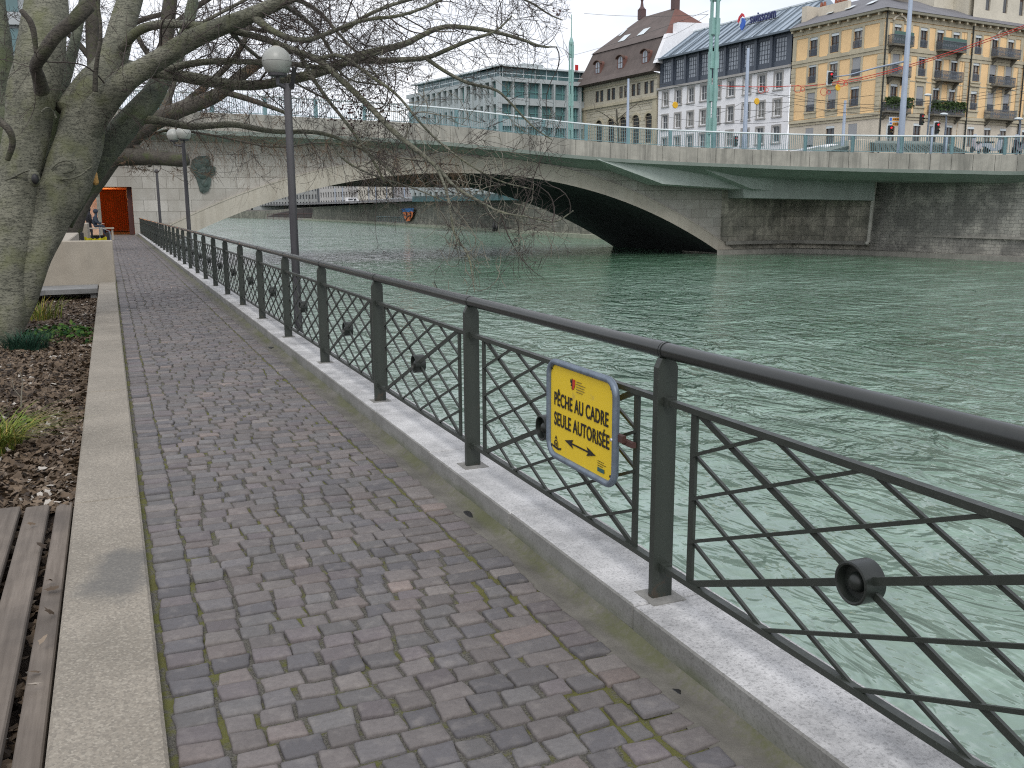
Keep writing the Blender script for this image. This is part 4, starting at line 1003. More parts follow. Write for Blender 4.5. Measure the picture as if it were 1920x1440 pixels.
def wall_holes(m, u0, u1, z0, z1, holes, depth=.25, o=0.):
    us = sorted({u0, u1, *[h[0] for h in holes], *[h[1] for h in holes]}); zs = sorted({z0, z1, *[h[2] for h in holes], *[h[3] for h in holes]})
    us = [u for u in us if u0 <= u <= u1]; zs = [z for z in zs if z0 <= z <= z1]
    for a, b in zip(us[:-1], us[1:]):
        for c_, d in zip(zs[:-1], zs[1:]):
            mu, mz = (a+b)/2, (c_+d)/2
            if not any(h[0] < mu < h[1] and h[2] < mz < h[3] for h in holes): m.quad((a, o, c_), (b, o, c_), (b, o, d), (a, o, d))
    for a, b, c_, d in holes:
        for q in (((a, o, c_), (b, o, c_), (b, o-depth, c_), (a, o-depth, c_)), ((a, o, d), (b, o, d), (b, o-depth, d), (a, o-depth, d)),
                  ((a, o, c_), (a, o, d), (a, o-depth, d), (a, o-depth, c_)), ((b, o, c_), (b, o, d), (b, o-depth, d), (b, o-depth, c_))): m.quad(*q)
def window(fr, par, u, z, w, h, fmat, pmat, surround=None, bars=(1, 1), depth=.22, blind=0., sill=.06, bw=.07, smat=None):
    """one window: frame with bars; pane and blind are its sub-parts"""
    m = MB(fr); x0, x1, z0, z1 = u-w/2, u+w/2, z-h/2, z+h/2; o = -depth+.09
    m.box(x0, x0+bw, o-.05, o, z0, z1); m.box(x1-bw, x1, o-.05, o, z0, z1); m.box(x0+bw, x1-bw, o-.05, o, z0, z0+bw); m.box(x0+bw, x1-bw, o-.05, o, z1-bw, z1)
    for i in range(1, bars[0]+1): q = x0+w*i/(bars[0]+1); m.box(q-bw*.45, q+bw*.45, o-.04, o-.008, z0+bw, z1-bw)
    for i in range(1, bars[1]+1): q = z0+h*i/(bars[1]+1); m.box(x0+bw, x1-bw, o-.04, o-.012, q-bw*.35, q+bw*.35)
    f = m.build('window', fmat, par)
    if pmat is MT['gdark'] and random.random() < .38: pmat = MT['curtain']
    m = MB(fr); m.quad((x0, o-.06, z0), (x1, o-.06, z0), (x1, o-.06, z1), (x0, o-.06, z1)); m.build('pane', pmat, f)
    if surround:
        m = MB(fr); s_ = surround
        m.box(x0-s_, x0-.001, -.02, .06, z0-s_*.3, z1+s_); m.box(x1+.001, x1+s_, -.02, .06, z0-s_*.3, z1+s_); m.box(x0, x1, -.02, .058, z1+.001, z1+s_); m.box(x0-s_*1.25, x1+s_*1.25, -.02, .16, z0-s_*.3-.16, z0-s_*.3-.001)
        m.build('surround', smat, f)
    if blind > 0:
        m = MB(fr); m.box(x0+.01, x1-.01, -.10, -.02, z1-h*blind, z1-.01); m.build('roller_blind', MT['grey_room'] if blind > .4 else MT['raillight'], f)
    return f
F0 = (81.93, 84.51)
fN = frame(F0, -6); fE = frame(F0, 84)
BZ = 4.36
# ---- yellow corner building
ST = weathered('grey_green_stone', (.50, .45, .33), .15, .6, 6, .9, .1, streak=.25, stain=(.2, .19, .14))
OC = weathered('ochre_render', (.86, .60, .32), .08, .5, 6, .9, 0, streak=.12, stain=(.6, .42, .24))
CRM = weathered('cream_base_stone', (.62, .56, .46), .12, .6, 8, .9, .05, streak=.2, stain=(.28, .25, .2))
SLATE = weathered('slate_roof', (.16, .16, .175), .2, .5, 5, .7, .1)
yb = empty('yellow_corner_building', (*F0, BZ), 'ochre-yellow corner apartment building with grey stone trim and iron balconies', 'building')
rowsY = [20.9, 17.75, 14.4]; gz_ = 10.4
colN = [3.7, 7.1, 10.4]; colE = [2.15, 6.65, 9.55, 12.45, 16.6, 19.85, 23.0, 27.6, 30.6]
UN, UE = 13.75, 33.0
hol = lambda cols, ww=1.25, hh=2.2: [(c-ww/2, c+ww/2, z-hh/2, z+hh/2) for c in cols for z in rowsY]
m = MB(fN); wall_holes(m, 0, UN, 12.1, 23.3, hol(colN)); m.fr = fE; wall_holes(m, 0, UE, 12.1, 23.3, hol(colE)); m.build('wall', OC, yb)
m = MB(fN); hg = lambda cols: [(c-.65, c+.65, 8.9, 11.3) for c in cols]
wall_holes(m, 0, UN, BZ-.3, 12.1, hg(colN)); m.fr = fE; wall_holes(m, 0, UE, BZ-.3, 12.1, hg(colE)); m.build('base_wall', CRM, yb)
m = MB(fN); m.box(0, UN, -14, -13.9, BZ, 23.3); m.fr = fE; m.box(UE, UE+.1, -14, 0, BZ, 23.3); m.build('back_wall', OC, yb)
# stone trim: string courses, pilasters, panels between rows
for fr, U_, cols in ((fN, UN, colN), (fE, UE, colE)):
    m = MB(fr)
    for z, h, o in ((12.15, .35, .22), (11.75, .2, .1), (19.35, .4, .16), (18.95, .35, .08), (22.25, .3, .07), (22.75, .5, .12), (16.0, .12, .03)): m.box(.002, U_, .0, o, z-h/2, z+h/2)
    pil = [.35, U_-.3] if fr is fN else [.35, 4.3, 14.7, 25.2, U_-.3]
    for q in pil:
        m.box(q-.34, q+.34, 0, .10, 12.4, 18.7); m.box(q-.30, q+.30, 0, .09, 19.6, 22.4)
        for z in np.arange(12.6, 18.5, .5): m.box(q-.36, q+.36, .0, .13, z, z+.36)
    for c_ in cols:
        m.box(c_-.95, c_+.95, 0, .035, 15.55, 16.6); m.box(c_-.9, c_+.9, 0, .22, 16.0, 16.16)
        m.box(c_-.95, c_+.95, 0, .035, 12.4, 13.25)
    m.build('stone_trim', ST, yb)
for fr, cols in ((fN, colN), (fE, colE)):
    for c_ in cols:
        for i, z in enumerate(rowsY):
            bl = random.choice([.12, .14, .16, .12, .55, .8]) if i else .14
            window(fr, yb, c_, z, 1.25, 2.2, MT['wood_brown'], MT['gdark'], .30, (1, 1), blind=bl, smat=ST)
            if fr is fN or c_ > 3:
                m = MB(fr); u0, u1, zb = c_-.62, c_+.62, z-1.08
                m.box(u0, u1, .05, .09, zb+.72, zb+.78); m.box(u0, u1, .05, .09, zb+.02, zb+.06)
                for q in np.arange(u0+.02, u1, .11): m.box(q, q+.035, .055, .085, zb+.06, zb+.72)
                m.build('window_grille', flat('grille_blue_grey', (.10, .12, .15), .6), yb)
        window(fr, yb, c_, 10.1, 1.3, 2.4, MT['wood_brown'], MT['gdark'], None, (1, 1), blind=random.choice([.1, .12, .85]))
# balconies: slab on brackets, iron railing
def balcony(u, zf, w, mat, planted=False, net=None):
    m = MB(fE); d = 1.0
    m.box(u-w/2, u+w/2, 0.05, d, zf-.18, zf); 
    for s_ in (-1, 1): 
        q = u+s_*(w/2-.45); m.prism([(q-.13, .05, zf-.18), (q-.13, .85, zf-.18), (q-.13, .6, zf-.42), (q-.13, .05, zf-.95)], (0.26, 0, 0)) if False else m.add([(q-.13, .05, zf-.18), (q-.13, .85, zf-.18), (q-.13, .6, zf-.42), (q-.13, .05, zf-.95), (q+.13, .05, zf-.18), (q+.13, .85, zf-.18), (q+.13, .6, zf-.42), (q+.13, .05, zf-.95)], [(0, 1, 2, 3), (7, 6, 5, 4), (0, 4, 5, 1), (1, 5, 6, 2), (2, 6, 7, 3), (3, 7, 4, 0)])
    b = m.build('balcony', weathered('balcony_stone', (.16, .15, .12), .2, 1, 8, .9, 0), yb)
    m = MB(fE); m.box(u-w/2, u+w/2, d-.05, d, zf+.92, zf+.98); m.box(u-w/2, u-w/2+.05, .1, d-.05, zf+.92, zf+.98); m.box(u+w/2-.05, u+w/2, .1, d-.05, zf+.92, zf+.98); m.box(u-w/2, u+w/2, d-.05, d, zf+.08, zf+.12)
    for q in np.arange(u-w/2+.02, u+w/2, .12): m.box(q, q+.04, d-.045, d-.01, zf+.0, zf+.92)
    for q in np.arange(.15, d-.1, .12): m.box(u-w/2+.005, u-w/2+.045, q, q+.04, zf, zf+.92)
    for q in np.arange(u-w/2+.2, u+w/2-.2, .42): m.lathe((q, d-.03, zf+.45), [(.14, -.01), (.16, 0), (.14, .01)], 8, 'y')
    m.build('balcony_railing', mat, b)
    if net: m = MB(fE); m.box(u-w/2+.06, u+w/2-.06, d-.08, d-.055, zf+.05, zf+1.35); m.build('screen', net, b)
    if planted:
        V = MB(fE)
        for i in range(950):
            a = np.array([u+random.uniform(-w/2-.1, w/2+.1), d+random.gauss(-.1, .18), zf+.35+random.random()**.8*1.15]); r = .14
            d1 = np.array([random.gauss(0, 1) for _ in range(3)]); d2 = np.array([random.gauss(0, 1) for _ in range(3)])
            d1 *= r/np.linalg.norm(d1); d2 *= r/np.linalg.norm(d2); V.quad(a-d1, a+d2, a+d1, a-d2)
        V.build('hedge_plants', HEDGE, b)
HEDGE = weathered('hedge_leaf', (.045, .085, .02), .6, 3, 9, .8, 0)
IRON = flat('balcony_iron', (.11, .125, .145), .6); NET = flat('green_mesh', (.07, .14, .12), .7)
for u, w in ((2.15, 3.4), (11.0, 5.0), (21.4, 4.6)):
    balcony(u, 19.7, w if u != 11.0 else 4.4, IRON, net=NET if u < 15 else None); balcony(u if u < 5 else u-.0, 16.35, w-.2 if u < 5 else w-1.0, IRON); balcony(u, 12.4, w+.7, IRON, planted=u < 15)
# small segmental pediments over the top balcony doors
for u in (2.15, 21.0):
    m = MB(fE)
    for a0 in np.linspace(0, pi, 13)[:-1]:
        a1 = a0+pi/12; 
        m.add([(u+1.1*cos(a), o, 22.35+.62*sin(a)*r) for a, r in ((a0, 1), (a1, 1)) for o in (0, .3)]+[(u+.9*cos(a), o, 22.35+.45*sin(a)) for a in (a0, a1) for o in (0, .3)], [(0, 1, 3, 2), (1, 5, 7, 3), (4, 5, 7, 6), (0, 2, 6, 4)])
    m.build('pediment', CRM, yb)
m = MB(fN); m.box(-.6, UN, 0, .7, 23.15, 23.45); m.fr = fE; m.box(-.4, UE, 0, .7, 23.15, 23.45); m.build('cornice', weathered('cornice_stone', (.26, .25, .19), .15, .6, 6, .9, 0), yb)
for fr, U_ in ((fN, UN), (fE, UE)):
    for q in np.arange(.5, U_, 1.45): m = MB(fr); m.box(q-.1, q+.1, .02, .6, 22.85, 23.14); m.build('corbel', ST, yb)
# hipped slate roof
def V2(fr, u, o, z): return fr(u, o, z)
m = MB(); zr, ins = 26.7, 6.2
e0, e1, e2 = fN(UN, .75, 23.45), fN(-.75, .75, 23.45), fE(UE, .75, 23.45)
r0, r1, r2 = fN(UN, -ins, zr), fN(ins+.3, -ins, zr), fE(UE, -ins, zr)
m.quad(e0, e1, r1, r0); m.quad(e1, e2, r2, r1); b0, b2 = fN(UN, -14, 24), fE(UE, -14, 24); bc = fN(14, -14, 24)
m.quad(r0, r1, bc, b0); m.quad(r1, r2, b2, bc)
rf = m.build('roof', SLATE, yb)
for u in (4.2, 7.4, 10.2):
    m = MB(fN); m.prism([(u-.5, -2.0, 24.75), (u+.5, -2.0, 24.75), (u+.5, -3.1, 25.35), (u-.5, -3.1, 25.35)], (0, 0, .12)) if False else m.add([(u-.5, -2.0, 24.93), (u+.5, -2.0, 24.93), (u+.5, -3.1, 25.44), (u-.5, -3.1, 25.44)], [(0, 1, 2, 3)]); m.build('skylight', MT['raillight'], rf)
m = MB(fN)
m.box(13.0, 13.8, -4.5, -1.2, 23.4, 26.2); m.build('chimney', CRM, rf)
m = MB(fN); m.box(7.6, 12.2, -2.9, -2.4, 24.6, 26.0); ch = m.build('chimney', CRM, rf)
for u in (8.2, 8.7, 9.2, 9.7, 11.5, 12.0):
    m = MB(fN); m.lathe((u, -2.65, 26.0), [(.16, 0), (.2, .1), (.15, .5), (.17, .55)], 10); m.build('chimney_pot', flat('terracotta', (.28, .10, .06), .8), ch)
# glass ridge on the roof
m = MB(fN); m.add([(3, -6, 26.6), (9, -6, 26.6), (9, -7.5, 28.0), (3, -7.5, 28.0), (3, -9, 26.6), (9, -9, 26.6)], [(0, 1, 2, 3), (3, 2, 5, 4)]); m.build('glass_rooflight', MT['gsky'], rf)
m = MB(fN)
for u in np.linspace(3, 9, 9): m.bar((u, -5.98, 26.65), (u, -7.5, 28.08), .08, .08)
m.build('rooflight_bars', MT['raillight'], rf)
for u, w, z1 in ((8.0, 3.2, 28.6),):
    m = MB(fE); m.box(u-w/2, u+w/2, -7, -4.6, 24.5, z1); c = m.build('chimney', weathered('render_grey', (.33, .30, .26), .15, .6, 6, .9, 0), rf)
# raised cream attic storey
m = MB(fE); wall_holes(m, 16.9, 30.5, 23.5, 28.2, [(q-.45, q+.45, 25.3, 27.3) for q in (19.6, 23.0, 26.3)], .2, o=-1.2); m.box(16.9, 30.5, -9, -1.9, 23.5, 28.2); m.box(13.2, 16.88, -9, -4, 23.6, 28.6)
at_ = m.build('attic_storey', weathered('attic_render', (.62, .58, .48), .12, .6, 6, .9, 0), yb)
for q in (19.6, 23.0, 26.3):
    m = MB(fE); m.box(q-.45, q+.45, -1.42, -1.38, 25.3, 27.3); f_ = m.build('attic_window', MT['wood_brown'], at_); m = MB(fE); m.box(q-.36, q-.03, -1.37, -1.36, 25.4, 27.0); m.box(q+.03, q+.36, -1.37, -1.36, 25.4, 27.0); m.build('pane', MT['gdark'], f_)
m = MB(fE); m.box(16.4, 31, -9.3, -.8, 28.2, 28.45); m.build('attic_roof', SLATE, at_)
for u in (22.5, 25.6, 28.4):
    for k in range(4): m = MB(fE); m.lathe((u+k*.45, -5, 28.4), [(.16, 0), (.16, .9)], 8); m.build('chimney_pot', flat('terracotta2', (.28, .10, .06), .8), at_)
# downpipes
for u in (.05, 15.3, 25.8): m = MB(fE); m.tube([(u, .2, BZ), (u, .2, 23.1)], .09, 8); m.build('downpipe', MT['iron2'], yb)
# ---- next house at the right edge
nb = empty('cream_neighbour_building', fE(UE+.2, 0, BZ), 'cream building beyond the yellow one at the right edge', 'building')
m = MB(fE); m.box(UE+.15, UE+16, -12, .0, BZ, 21.5); m.build('wall', CRM, nb)
m = MB(fE); m.box(UE-.1, UE+16, -12, .5, 21.5, 21.9); m.build('cornice', ST, nb)
m = MB(fE); m.add([(UE, .5, 21.9), (UE+16, .5, 21.9), (UE+16, -6, 25.5), (UE, -6, 25.5), (UE, -12, 22), (UE+16, -12, 22)], [(0, 1, 2, 3), (3, 2, 5, 4), (0, 3, 4)]); m.build('roof', SLATE, nb)
for c_ in (UE+2, UE+5, UE+8, UE+11):
    for z in (10, 13.5, 17, 20): window(fE, nb, c_, z, 1.1, 1.9, MT['wood_brown'], MT['gdark'], None, (1, 0), depth=-.12)

# ---- white building with dark glazed attic
wb = empty('white_building', fN(27, 0, BZ), 'white rendered building with dark glazed attic storey and blue-grey metal roof', 'building')
WR = weathered('white_render', (.86, .86, .88), .05, .4, 5, .85, 0, streak=.08, stain=(.5, .5, .5)); GS = weathered('grey_window_stone', (.38, .37, .355), .12, 2, 10, .9, 0)
colW = [39.0, 36.05, 33.2, 30.4, 27.6, 24.85, 21.75, 19.0, 16.05]; rowsW = [17.6, 14.25, 10.95, 7.6]; W0, W1 = 14.05, 40.75
m = MB(fN); wall_holes(m, W0, W1, BZ-.3, 19.0, [(c-.62, c+.62, z-1.0, z+1.0) for c in colW for z in rowsW]); m.box(W0, W0+.1, -14, -.3, BZ, 19); m.box(W1-.1, W1, -14, -.3, BZ, 19); m.build('wall', WR, wb)
for c_ in colW:
    for z in rowsW: window(fN, wb, c_, z, 1.24, 2.0, MT['white_frame'], MT['gdark'], .24, (1, 1), smat=GS, bw=.09)
m = MB(fN); m.box(W0-.1, W1+.1, 0, .35, 19.0, 19.3); m.build('cornice', GS, wb)
DK = flat('attic_dark_metal', (.06, .075, .10), .45)
m = MB(fN); wall_holes(m, W0+.1, W1-.1, 19.3, 23.4, [(c-1.0, c+1.0, 20.0, 22.9) for c in colW if c]+[], .3, o=-.12); m.box(W0+.1, W1-.1, -14, -.6, 19.3, 23.3)
aw = m.build('attic_wall', DK, wb)
for c_ in colW: window(fN, aw if False else wb, c_, 21.45, 2.0, 2.9, DK, MT['gsky'], None, (3, 4), depth=.30, bw=.085)
for q in [(a+b)/2 for a, b in zip(colW[:-1], colW[1:])]: m = MB(fN); m.box(q-.22, q+.22, -.12, .12, 19.35, 23.35); m.build('attic_pier', DK, wb)
m = MB(fN); ZR = weathered('zinc_roof', (.34, .41, .48), .1, .4, 4, .4, 0, .4)
m.add([(W0, .6, 23.45), (W1+.3, .6, 23.45), (W1+.3, -6, 27.8), (W0, -6, 27.8), (W0, -13, 23.5), (W1+.3, -13, 23.5)], [(0, 1, 2, 3), (3, 2, 5, 4), (0, 3, 4), (1, 5, 2)])
rz = m.build('roof', ZR, wb)
m = MB(fN)
for q in np.arange(W0+.8, W1, 1.3): m.bar((q, .62, 23.5), (q, -6, 27.88), .06, .10)
m.build('standing_seams', flat('zinc_seam', (.2, .24, .28), .5), rz)
m = MB(fN)
for q in colW: m.bar((q-1.45, .62, 23.56), (q-1.45, -6, 27.94), .14, .12)
m.box(W0, W1+.3, .5, .75, 23.25, 23.5); m.build('roof_ribs', flat('zinc_dark', (.10, .13, .16), .5), rz)
m = MB(fN); m.box(W0-.02, W1+.3, -6.2, -5.8, 27.75, 27.95); m.build('ridge', MT['raillight'], rz)
# rooftop sign
ss = empty('rooftop_sign', fN(22.5, -3, 26.3), 'dark blue swisscom lettering with round red and blue emblem on the zinc roof', 'sign')
NAVY = flat('sign_navy', (.02, .03, .12), .5)
R4 = Matrix(((-fN.U[0], 0, fN.N[0], 0), (-fN.U[1], 0, fN.N[1], 0), (0, 1, 0, 0), (0, 0, 0, 1)))
pT = fN(22.1, -2.6, 26.15)
cu = bpy.data.curves.new('lettering', 'FONT'); cu.body = 'swisscom'; cu.size = 1.75; cu.align_x = 'CENTER'; cu.extrude = .08; cu.offset = .03
o = bpy.data.objects.new('lettering', cu); COL.objects.link(o); o.matrix_world = Matrix.Translation(pT) @ R4 @ Matrix.Diagonal((.72, 1, 1, 1)); text_mesh(o, 'lettering', NAVY, ss)
m = MB(fN)
for q in np.arange(19.6, 25.2, .8): m.bar((q, -2.65, 25.7), (q, -2.65, 26.2), .08, .06)
m.box(19.3, 25.2, -2.72, -2.62, 26.0, 26.08); m.build('sign_frame', MT['iron2'], ss)
eu, ez_ = 26.1, 26.6
def blob(pts, mat, nm): 
    m = MB(fN); n_ = len(pts); m.add([(eu-x, -2.5, ez_+z) for x, z in pts]+[(eu-x, -2.65, ez_+z) for x, z in pts], [tuple(range(n_)), tuple(range(2*n_-1, n_-1, -1))]+[(i, (i+1) % n_, n_+(i+1) % n_, n_+i) for i in range(n_)]); return m.build(nm, mat, ss)
blob([(-.8, .15), (-.55, .75), (0, 1.15), (.35, .95), (.55, .5), (.1, .75), (-.35, .5), (-.5, -.1)], flat('emblem_red', (.55, .04, .05), .5), 'emblem_red_swirl')
blob([(.0, .55), (.5, .35), (.75, -.1), (.6, -.6), (.15, -1.15), (-.1, -.9), (-.3, -.35), (.05, -.1)], flat('emblem_blue', (.03, .12, .5), .5), 'emblem_blue_swirl')
blob([(-.45, .0), (-.15, .3), (.0, .0), (-.25, -.5), (-.4, -.4)], MT['raillight'], 'emblem_white')

# ---- old stone building with brown mansard roof
ob = empty('brown_roofed_building', fN(50, 0, BZ), 'old sandstone building with tall brown mansard roof, dormers and arched windows', 'building')
SS = weathered('sandstone', (.54, .50, .40), .12, .6, 6, .9, .05, streak=.25, stain=(.16, .145, .10)); TL = weathered('brown_roof_tile', (.115, .092, .084), .25, .5, 9, .85, .2, streak=.2, stain=(.16, .14, .12))
TR = weathered('reddish_roof_tile', (.16, .075, .06), .2, .5, 9, .85, .2)
O0, O1 = 41.1, 61.3; ar = [56.4, 53.0, 49.7, 46.3, 43.0]; sm = [57.1, 55.8, 53.8, 52.5, 50.4, 49.1, 47.1, 45.75, 43.85, 42.45]
m = MB(fN); wall_holes(m, O0, O1, BZ-.3, 21.6, [(c-.48, c+.48, 18.85, 20.65) for c in sm]+[(c-.95, c+.95, 11.5, 15.9) for c in ar])
# arch heads: fill corners of the square openings
for c_ in ar:
    for s_ in (-1, 1):
        pts = [(c_+s_*.95*cos(a), 15.0+.95*sin(a)) for a in np.linspace(0, pi/2, 7)]
        m.add([(c_+s_*.95, -.02, 15.9)]+[(x, -.02, min(z, 15.9)) for x, z in pts]+[(c_, -.02, 15.9)], [tuple(range(len(pts)+2))])
m.box(O0, O0+.1, -14, 0, BZ, 21.6); m.box(O1-.1, O1, -14, 0, BZ, 21.6); m.build('wall', SS, ob)
for c_ in sm: window(fN, ob, c_, 19.75, .96, 1.8, MT['wood_brown'], MT['gdark'], None, (0, 1), sill=0)
for c_ in ar:
    window(fN, ob, c_, 13.7, 1.9, 4.4, MT['wood_brown'], MT['gdark'], None, (2, 2), depth=.35)
    m = MB(fN)
    for a0 in np.linspace(0, pi, 11)[:-1]:
        a1 = a0+pi/10; m.add([(c_+r*cos(a), o, 15.0+r*sin(a)) for a in (a0, a1) for r in (.97, 1.3) for o in (0, .1)], [(0, 2, 6, 4), (1, 3, 7, 5), (2, 3, 7, 6), (0, 1, 5, 4)])
    m.build('arch_surround', ST, ob)
m = MB(fN); m.box(O0-.1, O1+.1, 0, .3, 17.9, 18.3); m.box(O0, O1, 0, .15, 20.95, 21.15); m.box(O0, O1, 0, .08, 17.45, 17.6); m.box(O0, O0+1.0, 0, .12, BZ, 17.9); m.box(O1-1, O1, 0, .12, BZ, 17.9)
for z in np.arange(5, 17.4, .55): m.box(O0+.03, O1-.03, 0, .03, z, z+.04) 
m.build('string_course', ST, ob)
m = MB(fN); ev = 1.4
prof = [(1.5, 21.75), (.6, 22.7), (-.3, 24.3), (-1.3, 27.0)]   # out, z of the flared lower slope
pu = [(O0-.3, O1+1.6), (O0-.3, O1+.9), (O0-.3, O1+.1), (O0-.3, O1-.9)]
for (o0, z0_), (o1, z1_), (a0, b0_), (a1, b1_) in zip(prof[:-1], prof[1:], pu[:-1], pu[1:]):
    m.add([(a0, o0, z0_), (b0_, o0, z0_), (b1_, o1, z1_), (a1, o1, z1_)], [(0, 1, 2, 3)]); m.add([(b0_, o0, z0_), (b0_, -15, z0_), (b1_, -14, z1_), (b1_, o1, z1_)], [(0, 1, 2, 3)])
    m.add([(a0, o0, z0_), (a0, -15, z0_), (a1, -14, z1_), (a1, o1, z1_)], [(0, 1, 2, 3)])
m.add([(O0-.3, 1.5, 21.74), (O1+1.6, 1.5, 21.74), (O1+1.6, -.1, 21.6), (O0-.3, -.1, 21.6)], [(0, 1, 2, 3)])
lr = m.build('lower_roof', TL, ob)
m = MB(fN); R0, R1 = 47.3, 56.0
m.add([(O0-.3, -1.1, 27.0), (O1-.7, -1.1, 27.0), (R1, -8, 32.7), (R0, -8, 32.7), (O1-.7, -15, 27), (O0-.3, -15, 27)], [(0, 1, 2, 3), (1, 4, 2), (4, 5, 3, 2), (5, 0, 3)])
ur = m.build('upper_roof', TL, ob)
m = MB(fN); m.add([(O0-.32, -1.05, 27.05), (O0-.32, -15, 27.05), (R0-.05, -8, 32.78)], [(0, 1, 2)]); m.build('roof_end', TR, ob)
for u, a in ((R0, 1.0), (R1, .9)):
    m = MB(fN); m.box(u-.5, u+.5, -8.5, -7.5, 32.4, 34.0); m.lathe((u, -8, 34.0), [(.6, 0), (.3, .4), (.18, 1.2), (.34, 1.7), (.14, 2.2), (.22, 2.8), (.03, 4.2)], 10); m.build('finial', flat('finial_copper', (.10, .06, .06), .7), ur)
for u, v in ((57.0, .55), (54.2, .3), (49.5, .35)):
    z = 27+(v)*5.7; o_ = -1.1-v*6.9
    m = MB(fN); m.add([(u-.9 if u < 56.5 else u-.35, o_+.05+.6, z-.42), (u+.9 if u < 56.5 else u+.35, o_+.65, z-.42), (u+.9 if u < 56.5 else u+.35, o_-.75, z+.72), (u-.9 if u < 56.5 else u-.35, o_-.75, z+.72)], [(0, 1, 2, 3)]); m.build('skylight', MT['raillight'], ur)
for u in (56.65, 50.3, 43.9):
    m = MB(fN); z0_, w_ = 23.2, .85
    pts = [(-w_, 0), (w_, 0), (w_, 1.6)]+[(w_*cos(a), 1.6+.55*sin(a)) for a in np.linspace(0, pi, 8)[1:-1]]+[(-w_, 1.6)]
    n_ = len(pts); m.add([(u+x, .25, z0_+z) for x, z in pts]+[(u+x, -1.9, z0_+z) for x, z in pts], [tuple(range(n_))]+[(i, (i+1) % n_, n_+(i+1) % n_, n_+i) for i in range(n_)]); dm = m.build('dormer', TR, lr)
    m = MB(fN); q = [(x*.66, .25+z*.80) for x, z in pts]; m.add([(u+x, .29, z0_+z) for x, z in q], [tuple(range(n_))]); dw = m.build('dormer_window', MT['white_frame'], dm) if False else None
    me_ = m.build('dormer_pane', MT['gsky'], dm)
    m = MB(fN); 
    for a, b in zip(pts[2:], pts[3:]+[pts[2]]):
        if a[1] >= 1.59 and b[1] >= 1.59 and abs(a[0]-b[0]) < 1.2: m.bar((u+a[0]*1.15, .35, z0_+a[1]+.06), (u+b[0]*1.15, .35, z0_+b[1]+.06), .5, .1, (0, 0, 1))
    m.box(u-.04, u+.04, .30, .34, z0_+.3, z0_+1.9); m.box(u-.5, u+.5, .30, .34, z0_+1.0, z0_+1.07); m.build('dormer_frame', MT['wood_brown'], dm)
# white fire wall between the two roofs
m = MB(fN); m.add([(O0-.1, 1.0, 22.9), (O0-.1, -1.0, 27.2), (O0-.1, -2.6, 27.3), (O0-.1, -2.7, 28.9), (O0-.1, -14, 29.6), (O0-.1, -14, 22)]+[(O0-1.0, 1.0, 22.9), (O0-1.0, -1.0, 27.2), (O0-1.0, -2.6, 27.3), (O0-1.0, -2.7, 28.9), (O0-1.0, -14, 29.6), (O0-1.0, -14, 22)], [(0, 1, 2, 3, 4, 5), (11, 10, 9, 8, 7, 6)]+[(i, i+1, i+7, i+6) for i in range(5)])
m.build('fire_wall', WR, ob)

# ---- glass and concrete office
gb = empty('glass_office_building', (59, 143, BZ), 'long grey and teal glass office block behind the bare branches', 'building')
G0 = (59.2, 143.46); gN = frame(G0, -12); gE = frame(G0, 84)
CN = weathered('office_concrete', (.40, .44, .45), .1, .5, 5, .9, 0); TG = flat('office_teal_frame', (.12, .27, .26), .6)
for fr, L_ in ((gN, 30), (gE, 24)):
    m = MB(fr); m.box(0, L_, -.6, -.5, 3, 22.2); m.build('curtain_glass', MT['gblue'], gb)
    m = MB(fr)
    for z in (22.1, 19.0, 15.6, 12.2, 8.8, 5.4): m.box(-.1, L_, -.5, .25 if z > 22 else .05, z-.3 if z > 22 else z-.75, z+.35)
    m.build('floor_slab', CN, gb)
    m = MB(fr); st = 1.9 if fr is gN else 2.6
    for q in np.arange(0, L_+.1, st): m.box(q-(.28 if fr is gN else .13), q+(.28 if fr is gN else .13), -.5, .35, 4, 22.2)
    m.build('fin', CN, gb)
    m = MB(fr); st2 = 1.05 if fr is gN else 1.3
    for q in np.arange(st2/2, L_, st2): m.box(q-.05, q+.05, -.5, -.3, 4, 21.7)
    for z in (20.4, 17.0, 13.6, 10.2): m.box(0, L_, -.45, -.38, z-.05, z+.05)
    m.build('mullion', TG, gb)
    m = MB(fr); m.box(1.2, L_-1, -1.8, -1.7, 22.4, 24.2); m.build('penthouse_glass', MT['gblue'], gb)
    m = MB(fr); m.box(.2, L_, -8, -.9, 24.2, 24.45)
    for q in np.arange(1.2, L_, 2.2): m.box(q-.06, q+.06, -1.7, -1.6, 22.4, 24.2)
    m.box(0, L_, .1, .16, 23.0, 23.08); m.build('penthouse_roof', MT['raillight'], gb)
m = MB(gN); m.box(0, 30, -20, -18, 3, 22); m.build('rear_wall', CN, gb)
m = MB(gE); m.box(8, 12, -9, -6, 24.4, 25.8); m.lathe((6.5, -5, 24.4), [(.08, 0), (.04, 11)], 8); m.build('roof_plant', CN, gb)
m = MB(gE); m.box(14.9, 15.5, -.5, -.4, 24.4, 25.3); m.build('red_roof_sign', flat('roof_red', (.5, .03, .03), .5), gb)

mb = MB(); mb.box(-300, 2.0, 88.7, 500, -5.5, 5.0); tag(mb.build('upper_bank', MT['asphalt']), kind='structure')
